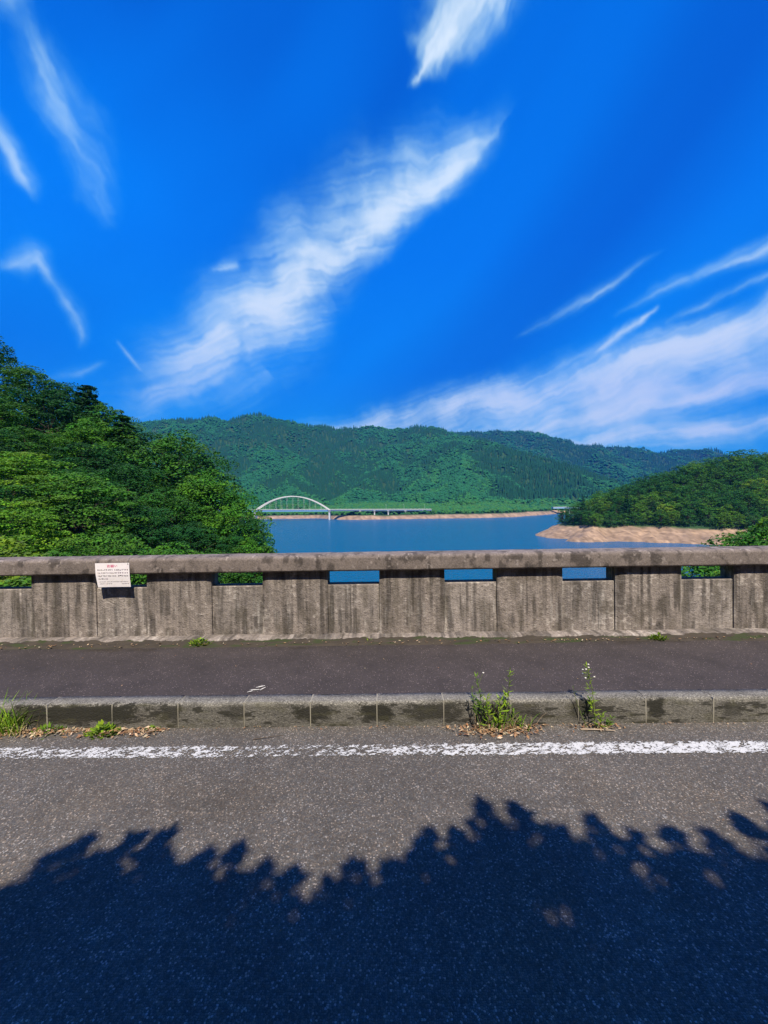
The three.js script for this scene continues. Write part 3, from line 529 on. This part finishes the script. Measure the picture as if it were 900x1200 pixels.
  // ---- by the parapet on the right
  for (const [k, x, z, top, wide = 1] of [['oak', 16, -21, -.85, .85], ['oak', 22.8, -24.5, .7, .75], ['lime', 24.6, -23, 1.3, .8], ['oak', 29, -28, 1.2, 1], ['oak', 27, -31, -.6, .8], ['lime', 34, -33, 1, 1]]) {
    const y = H(x, z), hgt = top - y, s = hgt / kinds[k][1];
    plant(kinds[k][0], 'bank_tree', k === 'lime' ? 'yellow-green leafy tree just over the rail in front of the peninsula' : 'mid-green bushy tree just over the rail in front of the peninsula', k === 'lime' ? 'yellow-green bank trees' : 'mid-green bank trees', x, y, z, s * wide, rnd() * 6.283, s);
  }
}
console.log(Date.now() - T0, 'near trees');
{ // ---- trees on the peninsula
  seed = 2002;
  const mk = (h, w, col, o) => proto(broadleaf(h, w, 46, 36, .62, col, o), M.leaf);
  const deeper = [.032, .15, .018], middle = [.066, .205, .018], lighter = [.12, .26, .018];
  const K = [
    [mk(10, 4.3, middle, { flat: .55, low: .02, pad: 1.15 }), 'peninsula_tree', 'rounded mid-green tree in the wood on the bare-banked peninsula', 'mid-green trees on the peninsula'],
    [mk(10, 4.0, deeper, { flat: .6, low: .0, pad: 1.15 }), 'peninsula_evergreen', 'dark green rounded tree in the wood on the bare-banked peninsula', 'dark green trees on the peninsula'],
    [mk(9, 4.6, lighter, { flat: .45, low: .03, pad: 1.15 }), 'peninsula_light_tree', 'light green spreading tree in the wood on the bare-banked peninsula', 'light green trees on the peninsula'],
    [proto(conifer(13, 2.7, 11, 12, .8, GREEN.cedar), M.leaf), 'peninsula_conifer', 'dark pointed conifer in the wood on the bare-banked peninsula', 'conifers on the peninsula'],
  ];
  K.forEach((k) => { k.push([k[0], ...[[.75, .85, .95], [1.35, 1.15, .95]].map((c) => { const g = k[0].clone(), m = M.leaf.clone(); m.color.setRGB(...c); g.children[1].material = m; return g; })]); });
  const spots = []; let tries = 0;
  while (spots.length < 265 && tries++ < 30000) {
    const x = rr(90, 272), z = rr(-258, -168), y = H(x, z);
    if (y < WATER + 5.4 + 3.2 * fbm(x * .09, z * .09, 802, 2) || x / -z > 1.12) continue;
    if (spots.some((q) => (q[0] - x) ** 2 + (q[2] - z) ** 2 < 23)) continue;
    spots.push([x, y, z]);
  }
  for (const [x, y, z] of spots) {
    const n = fbm(x * .035, z * .035, 801, 3) + rr(-.17, .17), edge = y < WATER + 9.5, con = rnd() < (x < 112 ? .2 : .04);
    const k = con ? K[3] : n > .6 ? K[2] : n > .46 ? K[0] : K[1], s = rr(.8, 1.12) * (edge ? .82 : 1);
    const zone = y < WATER + 10.5 ? 'rooted along the top of the bare bank' : z < -236 ? 'on the crest' : 'on the slope', what = k[2].split(' in the wood')[0];
    plant(k[4][Math.floor(rnd() * 3)], k[1], what + (zone === 'on the slope' ? ' in the thick of the wood on the peninsula' : zone === 'on the crest' ? ' on the wooded crest of the peninsula' : ' rooted along the bare bank of the peninsula'), k[3] + ', ' + zone, x, y - .3, z, s, rnd() * 6.283, s * rr(.9, 1.1));
  }
  console.log('peninsula', spots.length);
}
{ // ---- the far woods: one mass
  seed = 3003;
  const wood = new THREE.Group(); struct(wood, 'far_forest', 'dense green forest covering the mountains across the lake', 'stuff');
  const ball = (n, spread, tall) => { const gs = []; for (let k = 0; k < n; k++) { const g = new THREE.IcosahedronGeometry(1, 0), p = g.attributes.position, r = rr(.38, .62), ph = k * 2.4, q = k ? spread : 0, t = k ? rr(.25, .7) : .62; for (let i = 0; i < p.count; i++) { const h2 = 1 + .35 * (hash(Math.round(p.getX(i) * 50), Math.round(p.getY(i) * 50 + p.getZ(i) * 13), k) - .5); p.setXYZ(i, p.getX(i) * r * h2 + Math.cos(ph) * q, p.getY(i) * r * h2 * .9 + t * tall, p.getZ(i) * r * h2 + Math.sin(ph) * q); } g.deleteAttribute('uv'); g.computeVertexNormals(); gs.push(g); } return mergeGeometries(gs); };
  const cone = () => { const gs = []; for (let k = 0; k < 4; k++) { const g = new THREE.ConeGeometry(.52 - k * .1, .85, 7, 1, true).toNonIndexed(), p = g.attributes.position; for (let i = 0; i < p.count; i++) { const h2 = 1 + .3 * (hash(Math.round(p.getX(i) * 50), Math.round(p.getZ(i) * 50), k) - .5); p.setXYZ(i, p.getX(i) * h2, p.getY(i) + .5 + k * .42, p.getZ(i) * h2); } g.deleteAttribute('uv'); g.computeVertexNormals(); gs.push(g); } return mergeGeometries(gs); };
  const shapes = [ball(6, .55, 1.2), ball(7, .6, 1.1), ball(5, .5, 1.4), cone()], lists = shapes.map(() => []);
  const mat = std({ color: 0xffffff, roughness: .95, flatShading: true });
  const N = 205000;
  for (let i = 0; i < N; i++) {
    // even over the ground, thinned with distance, only where the lake's far side can be seen
    const r = 560 + 2750 * Math.pow(rnd(), 1.3), a = rr(-50, 47) * Math.PI / 180; const x = r * Math.sin(a), z = -r * Math.cos(a);
    if (z > -565) continue;
    const y = H(x, z); if (y < WATER + 6) continue;
    const nrm = fbm(x * .006, z * .006, 811, 3), patch = fbm(x * .02, z * .02, 812, 3), low = sstep(12, -8, y);
    const con = nrm + (patch - .5) * .9 + rr(-.12, .12) > .54 && y > 5, big = rr(.75, 1.25) * lerp(5.2, 4.2, low) * (1 + .25 * sstep(1200, 2500, r));
    const c = con ? [.006, .082, .032] : low > .5 && rnd() < .7 ? [.03, .14, .02] : patch > .54 ? [.018, .135, .026] : [.009, .112, .031], s = rr(.82, 1.18), wv = rr(-.15, .2);
    lists[con ? 3 : Math.floor(rnd() * 3)].push([x, y - .6, z, big * (con ? .8 : 1), big * (con ? 1.15 : .95) * rr(.85, 1.2), [c[0] * s * (1 + wv), c[1] * s, c[2] * s]]);
  }
  const m4 = new THREE.Matrix4(), q4 = new THREE.Quaternion(), UPV = new THREE.Vector3(0, 1, 0), col = new THREE.Color();
  lists.forEach((ls, k) => {
    const im = new THREE.InstancedMesh(shapes[k], mat, ls.length); im.name = k === 3 ? 'conifer_mass' : 'broadleaf_mass'; im.userData.kind = 'stuff'; im.castShadow = im.receiveShadow = true;
    ls.forEach(([x, y, z, s, sy, c], i) => { m4.compose(new THREE.Vector3(x, y, z), q4.setFromAxisAngle(UPV, rnd() * 6.283), new THREE.Vector3(s, sy, s)); im.setMatrixAt(i, m4); im.setColorAt(i, col.setRGB(...c)); });
    wood.add(im);
  });
  console.log('forest', lists.map((l) => l.length));
}
console.log(Date.now() - T0, 'far trees');

// ---------------------------------------------------------------- the arch bridge and the short bridge across the lake
function beam(a, b, w, h) { // a bar of width w (along z) and height h between two points
  const A = new THREE.Vector3(...a), B = new THREE.Vector3(...b), g = new THREE.BoxGeometry(A.distanceTo(B), h, w), m = new THREE.Matrix4().makeRotationZ(Math.atan2(B.y - A.y, B.x - A.x));
  g.applyMatrix4(m); g.translate((A.x + B.x) / 2, (A.y + B.y) / 2, (A.z + B.z) / 2); return g;
}
{
  seed = 4004;
  const o = thing('arch_bridge', 'long road bridge with one white arch and pale blue girder over the lake', 'bridge'), z = -600;
  const deck = (x) => -2.2 - (x + 195) * .0135, xa = -195, xb = -87;
  part('deck', beam([xa - 60, deck(xa - 60), z], [62, deck(62), z], 9.5, .6), M.pierWhite, o);
  for (const s of [-1, 1]) {
    part('girder', beam([xa - 60, deck(xa - 60) - 1.45, z + s * 4], [xb, deck(xb) - 1.45, z + s * 4], .5, 2.2), M.steelBlue, o);
    part('girder', beam([xb + .3, deck(xb) - 1.2, z + s * 4], [62, deck(62) - 1.2, z + s * 4], .5, 1.7), std({ color: rgb(.12, .2, .32), roughness: .6 }), o);
    const pts = []; for (let k = 0; k <= 26; k++) { const t = k / 26, x = lerp(xa, xb, t); pts.push(new THREE.Vector3(x, deck(x) - .5 + 20.2 * 4 * t * (1 - t), z + s * (4.6 - 1.6 * 4 * t * (1 - t)))); }
    const c = new THREE.CatmullRomCurve3(pts), sh = new THREE.Shape([[-.85, -.7], [.85, -.7], [.85, .7], [-.85, .7]].map((v) => new THREE.Vector2(...v)));
    part('arch_rib', new THREE.ExtrudeGeometry(sh, { steps: 60, extrudePath: c, bevelEnabled: false }), M.white, o);
    for (let k = 3; k <= 23; k += 2) { const q = pts[k], g = new THREE.CylinderGeometry(.09, .09, q.y - deck(q.x) + .2, 6); g.translate(q.x, (q.y + deck(q.x)) / 2, q.z); part('hanger', g, M.white, o); }
    part('railing', beam([xa - 60, deck(xa) + 1.6, z + s * 4.6], [62, deck(62) + 1.3, z + s * 4.6], .1, .12), M.pierWhite, o);
    for (let x = -250; x < 62; x += 6) { const g = new THREE.BoxGeometry(.12, 1.1, .12); g.translate(x, deck(x) + .75, z + s * 4.6); part('railing_post', g, M.pierWhite, o); }
  }
  for (const [x, w] of [[-87, 2.2], [-42, 2], [-21, 1.6], [-1, 1.6], [24, 1.6], [50, 1.6], [-196, 2.4]]) { const y0 = H(x, z) - 2, y1 = deck(x) - 2.35, g = new THREE.BoxGeometry(w, Math.max(2, y1 - y0), 7); g.translate(x, y1 - Math.max(2, y1 - y0) / 2, z); const p = part('pier', g, M.pierWhite, o); const c = new THREE.BoxGeometry(w + 1.4, 1, 9); c.translate(x, y1 + .42, z); part('pier_cap', c, M.pierWhite, p); }
  for (const x of [-4, 22, 52]) { const g = new THREE.CylinderGeometry(.07, .1, 7, 6); g.translate(x, deck(x) + 3.7, z + 4.4); const l = part('lamp_post', g, M.pierWhite, o), h = new THREE.BoxGeometry(1.6, .16, .3); h.translate(x - .7, deck(x) + 7.2, z + 4.4); part('lamp_head', h, M.pierWhite, l); }
  const b = thing('girder_bridge', 'short pale girder bridge end behind the tip of the peninsula', 'bridge');
  part('deck', beam([284, -6.6, -715], [420, -7.4, -715], 9, .7), M.pierWhite, b);
  for (const s of [-1, 1]) part('girder', beam([284, -8, -715 + 4 * s], [420, -8.8, -715 + 4 * s], .5, 2), std({ color: rgb(.3, .5, .66), roughness: .6 }), b);
  for (const x of [313, 352, 391]) { const y0 = H(x, -715) - 2, g = new THREE.BoxGeometry(2.4, -9.3 - y0, 6); g.translate(x, (-9.3 + y0) / 2, -715); part('pier', g, M.pierWhite, b); }
}
// ---------------------------------------------------------------- trees behind the viewer that shade the road
{
  seed = 5005;
  // leafy branch ends, given by where their shade falls on the road [x, z] and how high they hang; the sun throws it forward from there
  const K = sunDir.x / sunDir.y, Q = sunDir.z / sunDir.y;
  const edge = [[-2.4, -1.75], [-1.95, -1.78], [-1.66, -1.9], [-1.6, -2.0], [-1.42, -1.9], [-1.34, -2.0], [-1.2, -2.03], [-1.05, -1.72], [-.95, -1.9], [-.8, -1.93], [-.64, -1.84], [-.5, -1.8], [-.3, -1.74], [-.17, -1.85], [0, -1.8], [.15, -2.02], [.32, -2.0], [.5, -2.22], [.53, -2.05], [.68, -2.2], [.83, -2.05], [1.05, -2.1], [1.2, -2.0], [1.42, -2.02], [1.6, -2.0], [1.84, -2.1], [2.1, -2.18], [2.4, -2.3], [2.8, -2.35], [3.4, -2.3]];
  const trunks = [[-3.4, 5.6], [.6, 5.2], [4.4, 5.8]], trees = trunks.map(() => ({ lv: new Leaves(), wood: [] }));
  const FLECKS = [[.6, -1.86], [.76, -1.88], [.92, -1.84], [1.05, -2.0], [.5, -2.0], [-.32, -1.6], [1.45, -1.95], [-.9, -1.85], [-.55, -1.62], [1.9, -1.9], [-1.5, -1.8], [-1.75, -1.3]];
  const base = GREEN.mid, spray = (sx, sz, y, n, L, R) => {
    const x = sx + K * y, z = sz + Q * y, k = trunks.map((t, i) => [Math.abs(t[0] - x), i]).sort((a, b) => a[0] - b[0])[0][1], T = trees[k];
    T.lv.lump(x, y, z, R, .55, n, L, base, .6);
    if (rnd() < .5) T.wood.push(limb([trunks[k][0] * .4 + x * .6, y * .8 + .4, lerp(z, trunks[k][1], .45)], [x, y, z + R * .3], .03, .006, .05, 4, 5));
    return [x, y, z];
  };
  for (const [x, z] of edge) {
    const y = rr(3.5, 4.6);
    for (let k = 0; k < 3; k++) spray(x + (k - 1) * .03 * rr(-1, 1), z - .06 + .07 * k, y, 10, .11, .05 + .02 * k);   // tip
    for (let k = 0; k < 3; k++) spray(x + rr(-.1, .1), z + .2 + .14 * k, y + rr(-.2, .5), 46, .13, .14);
  }
  for (let k = 0; k < 700; k++) {                                     // the body of the crowns
    const x = rr(-5, 6.5), e = pl(edge, x), z = e + .4 + rr(0, 1) ** .8 * 4.2;
    if (z > 2.2) continue;
    if (FLECKS.some(([a, b]) => Math.hypot(a - x, b - z) < .46)) continue;
    spray(x, z, rr(4.2, 8), 46, .17, rr(.28, .42));
  }
  for (let x = -4.2; x < 5; x += .2) for (let d = .36; d < 2; d += .22) {   // and no gaps near the edge but a few
    const sx = x + rr(-.08, .08), sz = pl(edge, x) + d + rr(-.08, .08);
    if (FLECKS.some(([a, b]) => Math.hypot(a - sx, b - sz) < .22)) continue;
    spray(sx, sz, rr(4, 6.5), 40, .16, rr(.16, .24));
  }
  trees.forEach((T, i) => {
    const [x, z] = trunks[i], y = H(x, z);
    const o = thing('roadside_tree', 'leafy roadside tree overhanging the road from behind the viewer', 'tree', [0, 0, 0], 0, 'trees behind the viewer');
    const w = [limb([x, y - .5, z], [x + .3, 6.8, z - .7], .2, .08, 0, 8, 9), ...T.wood];
    for (const [bx, by, bz] of [[-1.6, 5, 2.2], [-.4, 5.4, 1.9], [1.2, 5.2, 2.1], [.3, 6.8, 3]]) w.push(limb([x + .15, rr(2.6, 4), z - .4], [x + bx, by, bz], .08, .03, .08, 5, 6));
    part('trunk', mergeGeometries(w), M.bark, o); part('crown', T.lv.build(), M.leafNear, o).userData.kind = 'stuff';
  });
}
{ // unseen trees added behind the viewer to keep sky light off the road shade
  const src = scene.getObjectByName('evergreen_tree'), spots = [[-9, 7], [-5, 9], [-1.2, 8.2], [3, 9.4], [7.4, 8], [11, 7.2], [-13, 8.4], [-7, 13], [-2, 14], [3.5, 14.5], [9, 13]];
  for (const [x, z] of spots) { const o = src.clone(), y = H(x, z); o.name = numbered('bank_evergreen'); o.userData = {}; o.position.set(x, y, z); o.scale.set(1, 1.05, 1); o.rotation.y = x * 2.3; tag(o, 'unseen dense green tree added behind the viewer to block sky light', 'tree', 'unseen trees added behind the viewer to block sky light'); scene.add(o); }
}
// ---------------------------------------------------------------- weeds, grass, litter
function blade(lv, x, y, z, dir, len, wide, bend, col, n = 4) { // a grass blade as a bent ribbon
  let px = x, py = y, pz = z, up = 1.35 - bend * .2; const dx = Math.cos(dir), dz = Math.sin(dir), o = lv.p.length / 3;
  for (let i = 0; i <= n; i++) {
    const t = i / n, w = wide * (1 - t * t) * .5 + .0004, a = up - t * bend, nx = -Math.sin(a) * dx, ny = Math.cos(a), nz = -Math.sin(a) * dz;
    lv.p.push(px - dz * w, py, pz + dx * w, px + dz * w, py, pz - dx * w); lv.n.push(nx, ny, nz, nx, ny, nz); for (let k = 0; k < 2; k++) lv.c.push(...col);
    px += dx * Math.cos(a) * len / n; pz += dz * Math.cos(a) * len / n; py += Math.sin(a) * len / n;
  }
  for (let i = 0; i < n; i++) { const a = o + i * 2; lv.i.push(a, a + 2, a + 1, a + 1, a + 2, a + 3); }
}
const WEED = { fresh: [.26, .4, .024], mid: [.14, .26, .02], dark: [.045, .11, .015], straw: [.42, .33, .16], stem: [.12, .16, .04] };
function vary(c, k = .25) { const s = rr(1 - k, 1 + k); return [c[0] * s * rr(.9, 1.12), c[1] * s, c[2] * s]; }
{
  seed = 6006;
  { // grass tuft against the kerb
    const o = thing('grass_tuft', 'tall grass tuft with straw-coloured blades growing at the kerb', 'grass', [-2.98, 0, -3.1]), lv = new Leaves(), dry = new Leaves();
    for (let k = 0; k < 150; k++) blade(lv, rr(-.16, .16), 0, rr(-.05, .07), rnd() * 6.283, rr(.13, .34), rr(.004, .008), rr(.4, 1.4), vary(rnd() < .6 ? WEED.mid : WEED.fresh));
    for (let k = 0; k < 40; k++) blade(dry, rr(-.2, .2), 0, rr(-.05, .08), rnd() * 6.283, rr(.08, .22), rr(.003, .006), rr(.6, 1.9), vary(WEED.straw));
    blade(lv, -.1, 0, 0, 2.6, .4, .008, .35, WEED.straw, 6); blade(lv, .09, 0, 0, 1.2, .34, .006, .2, WEED.mid, 6); blade(dry, .25, 0, .02, .5, .26, .007, .35, WEED.straw, 6);
    part('green_blades', lv.build(), M.grass, o).userData.kind = 'stuff'; part('dry_blades', dry.build(), M.dry, o).userData.kind = 'stuff';
  }
  const leafyStem = (o, x, z, h, lean, az, leafL, n, col, flowers = 0) => { // an upright weed stem with narrow leaves and maybe small white flower heads
    const lv = new Leaves(), top = [x + Math.cos(az) * lean, h, z + Math.sin(az) * lean];
    part('stem', limb([x, -.01, z], top, .0042, .0016, .03, 6, 5), std({ color: rgb(...vary(WEED.stem)), roughness: .9 }), o);
    for (let k = 0; k < n; k++) {
      const t = Math.pow(rr(.06, 1), .8), a = k * 2.4 + rr(-.4, .4), L = 1.1 * leafL * rr(.6, 1.15) * (1.15 - .55 * t), e = rr(.15, .9), ax = Math.cos(a) * Math.cos(e), az2 = Math.sin(a) * Math.cos(e), ay = Math.sin(e), px = lerp(x, top[0], t), pz = lerp(z, top[2], t);
      lv.add(px + ax * L * .5, h * t + ay * L * .5, pz + az2 * L * .5, ax, ay, az2, -Math.sin(e) * Math.cos(a), Math.cos(e), -Math.sin(e) * Math.sin(a), L, L * .24, vary(col), .1);
    }
    part('leaf_foliage', lv.build(), M.grass, o).userData.kind = 'stuff';
    for (let k = 0; k < flowers; k++) {
      const a = k * 2.1 + rr(-.5, .5), r = rr(.01, .07), fx = top[0] + Math.cos(a) * r, fz = top[2] + Math.sin(a) * r, fy = h + rr(-.1, .035);
      part('flower_stalk', limb([lerp(x, top[0], .75), h * .78, lerp(z, top[2], .75)], [fx, fy, fz], .0016, .001, .02, 3, 4), std({ color: rgb(.16, .22, .05), roughness: .9 }), o);
      const g = new THREE.IcosahedronGeometry(.0075, 1); g.scale(1, .7, 1); g.translate(fx, fy + .004, fz); part('flower', g, M.white, o);
    }
  };
  const w1 = thing('weed_clump', 'clump of leafy upright weeds growing from dry leaves at the kerb', 'weed', [.82, 0, -3.08]);
  leafyStem(w1, -.13, 0, .4, .05, 3.3, .06, 46, WEED.mid, 1); leafyStem(w1, -.1, .02, .27, .03, 2, .07, 40, WEED.fresh); leafyStem(w1, .03, -.02, .46, .05, .6, .07, 30, WEED.fresh); leafyStem(w1, -.02, .02, .26, .03, 1.5, .08, 24, WEED.fresh); leafyStem(w1, -.16, .03, .33, .07, 2.9, .05, 26, WEED.mid); leafyStem(w1, .16, .02, .17, .1, 3.5, .06, 20, WEED.mid);
  { const lv = new Leaves(), dry = new Leaves(); for (let k = 0; k < 26; k++) blade(lv, rr(-.1, .22), 0, rr(-.02, .06), rnd() * 6.283, rr(.1, .26), rr(.004, .007), rr(.5, 1.6), vary(WEED.mid)); for (let k = 0; k < 40; k++) blade(dry, rr(-.2, .25), 0, rr(-.02, .06), rnd() * 6.283, rr(.08, .24), rr(.0025, .005), rr(.3, 1.9), vary([.2, .14, .08])); part('blades', lv.build(), M.grass, w1).userData.kind = 'stuff'; part('dry_stalks', dry.build(), M.dry, w1).userData.kind = 'stuff'; }
  const w2 = thing('flowering_weed', 'single tall weed with tiny white flowers standing at the kerb', 'weed', [1.5, 0, -3.07]);
  leafyStem(w2, .02, 0, .47, .05, 3.4, .055, 56, WEED.fresh, 7); leafyStem(w2, .04, .02, .14, .03, 1, .06, 26, WEED.fresh); leafyStem(w2, .1, .01, .1, .05, .3, .05, 18, WEED.mid); leafyStem(w2, -.03, -.01, .3, .1, 3.3, .03, 8, WEED.dark);
  const lowWeed = (name, label, x, y, z, R, n, L, cols) => { const o = thing(name, label, 'weed', [x, y, z]), lv = new Leaves(); for (let k = 0; k < n; k++) { const a = rnd() * 6.283, r = R * Math.sqrt(rnd()), e = rr(.1, 1.1), hgt = (1 - r / R) * R * .7 * rnd(); lv.add(Math.cos(a) * r, hgt + L * .3 * Math.sin(e), Math.sin(a) * r * .6, Math.cos(a) * Math.cos(e), Math.sin(e), Math.sin(a) * Math.cos(e), -Math.sin(e) * Math.cos(a), Math.cos(e), -Math.sin(e) * Math.sin(a), L * rr(.6, 1.2), L * .5, vary(cols[Math.floor(rnd() * cols.length)])); } part('leaf_foliage', lv.build(), M.grass, o).userData.kind = 'stuff'; part('stem', limb([0, -.01, 0], [.02, R * .5, 0], .003, .0015, 0, 3, 4), M.bark, o); };
  lowWeed('low_weed', 'low bright green weed in the dry leaves by the mossy kerb stone', -2.2, 0, -3.06, .13, 120, .055, [WEED.fresh, WEED.mid]);
  lowWeed('low_weed', 'small creeping weed between grass tuft and bright green weed', -2.62, 0, -3.07, .13, 60, .04, [WEED.mid]);
  lowWeed('low_weed', 'tiny green weed at a kerb joint past the bright green weed', -1.85, 0, -3.1, .06, 30, .03, [WEED.mid]);
  lowWeed('low_weed', 'green weed at the parapet foot near the notice', -2.1, .2, -4.47, .13, 90, .05, [WEED.fresh, WEED.mid]);
  lowWeed('low_weed', 'tiny weed tuft at the middle of the parapet foot', -.25, .2, -4.48, .05, 26, .035, [WEED.fresh]);
  lowWeed('low_weed', 'tiny dull weed at the parapet foot right of the middle tuft', 1.02, .2, -4.48, .06, 20, .03, [WEED.mid]);
  lowWeed('low_weed', 'green weed at the parapet foot behind the flowering weed', 2.9, .2, -4.46, .1, 70, .05, [WEED.fresh, WEED.mid]);
  // small weeds and moss along the parapet foot, and earth gathered there
  const soil = new THREE.BufferGeometry(), sp = [], sc = [], si = [], nx = 900, nz = 7;
  for (let i = 0; i <= nx; i++) for (let k = 0; k <= nz; k++) { const x = lerp(-13, 13, i / nx), t = k / nz, n = fbm(x * 6, t * 3, 901, 4), w = .07 + .09 * fbm(x * 1.3, 4, 902, 3), z = -4.515 + w * t, y = .186 + (.05 * (1 - t) * (.4 + n) + .012 * (vn(x * 60, t * 6, 903) - .3)) * (t > .98 ? 0 : 1) - (t > .98 ? .006 : 0), c = fbm(x * 9, t * 5, 904, 4), mo = sstep(.55, .65, fbm(x * 5, t * 4, 905, 3)); sp.push(x, y, z); const d = .5 + c; sc.push(lerp(.045 * d, .03, mo), lerp(.036 * d, .042, mo), lerp(.026 * d, .012, mo)); }
  for (let i = 0; i < nx; i++) for (let k = 0; k < nz; k++) { const a = i * (nz + 1) + k, b = a + 1, c = a + nz + 1, d = c + 1; si.push(a, b, c, b, d, c); }
  soil.setAttribute('position', new THREE.Float32BufferAttribute(sp, 3)); soil.setAttribute('color', new THREE.Float32BufferAttribute(sc, 3)); soil.setIndex(si); soil.computeVertexNormals();
  struct(new THREE.Mesh(soil, M.dry), 'soil_strip', 'dark earth and moss gathered along the parapet foot');
  // fallen leaves and crumbs
  const lit = new Leaves(), DRY = [[.33, .2, .1], [.42, .3, .18], [.2, .11, .055], [.5, .4, .27], [.28, .15, .075]];
  const strew = (n, fx, fz, y, L0, L1) => { for (let k = 0; k < n; k++) { const x = fx(), z = fz(), a = rnd() * 6.283, e = rr(-.35, .35), L = rr(L0, L1); lit.add(x, y + rr(.004, .02), z, Math.cos(a) * Math.cos(e), Math.sin(e), Math.sin(a) * Math.cos(e), rr(-.5, .5), 1, rr(-.5, .5), L, L * rr(.25, .5), vary(DRY[Math.floor(rnd() * 5)]), rr(-.3, .3)); } };
  const gauss = () => (rnd() + rnd() + rnd() - 1.5) * .8;
  strew(900, () => rr(-3.9, -1.75), () => -3.11 + Math.abs(gauss()) * .12, 0, .02, .055);
  strew(420, () => .8 + gauss() * .42, () => -3.11 + Math.abs(gauss()) * .17, 0, .015, .05);
  strew(140, () => 1.55 + gauss() * .25, () => -3.11 + Math.abs(gauss()) * .1, 0, .012, .04);
  strew(260, () => rr(-4, 4), () => -3.115 + Math.abs(gauss()) * .06, 0, .008, .025);
  strew(500, () => rr(-5.5, 5.5), () => -4.45 + gauss() * .07, .2, .01, .04);
  strew(60, () => rr(-5.5, 5.5), () => rr(-4.4, -3.4), .188, .008, .022);
  strew(26, () => rr(-3.5, 3.5), () => rr(-3, -1.4), 0, .008, .02);
  const lm = new THREE.Mesh(lit.build(), M.dry); struct(lm, 'fallen_leaves', 'dry brown leaves and crumbs lying along the kerb and parapet foot', 'stuff');
  const tw = thing('twig', 'pale dry twig lying on the road below the flowering weed', 'twig', [1.52, .008, -3.03]); part('stick', limb([-.12, 0, -.01], [.12, .004, .02], .006, .003, .02, 5, 6), std({ color: rgb(.42, .33, .24), roughness: .9 }), tw);
  const tk = thing('twig', 'thin dark twig lying on the road below the kerb middle', 'twig', [-.9, .006, -2.98]); part('stick', limb([-.12, 0, .03], [.1, .003, -.02], .003, .0015, .03, 5, 5), std({ color: rgb(.1, .075, .05), roughness: .9 }), tk);
}
{ // a scrawl of white paint on the walk
  const g = []; for (const [x, z, a, b, r] of [[-1.1, -3.4, .035, .008, .5], [-1.13, -3.34, .04, .007, .1], [-1.16, -3.31, .025, .006, .6], [-1.07, -3.36, .03, .006, 1.1]]) { const c = new THREE.CircleGeometry(1, 14), p = c.attributes.position; for (let i = 0; i < p.count; i++) { const k = 1 + .5 * (hash(i, Math.round(x * 99), 3) - .5); p.setXY(i, p.getX(i) * a * k, p.getY(i) * b * k); } c.rotateZ(r); c.rotateX(-Math.PI / 2); c.translate(x, .1965, z); g.push(c); }
  struct(new THREE.Mesh(mergeGeometries(g), M.white), 'paint_mark', 'small white paint scrawl on the walkway', 'structure');
}
renderer.render(scene, camera);
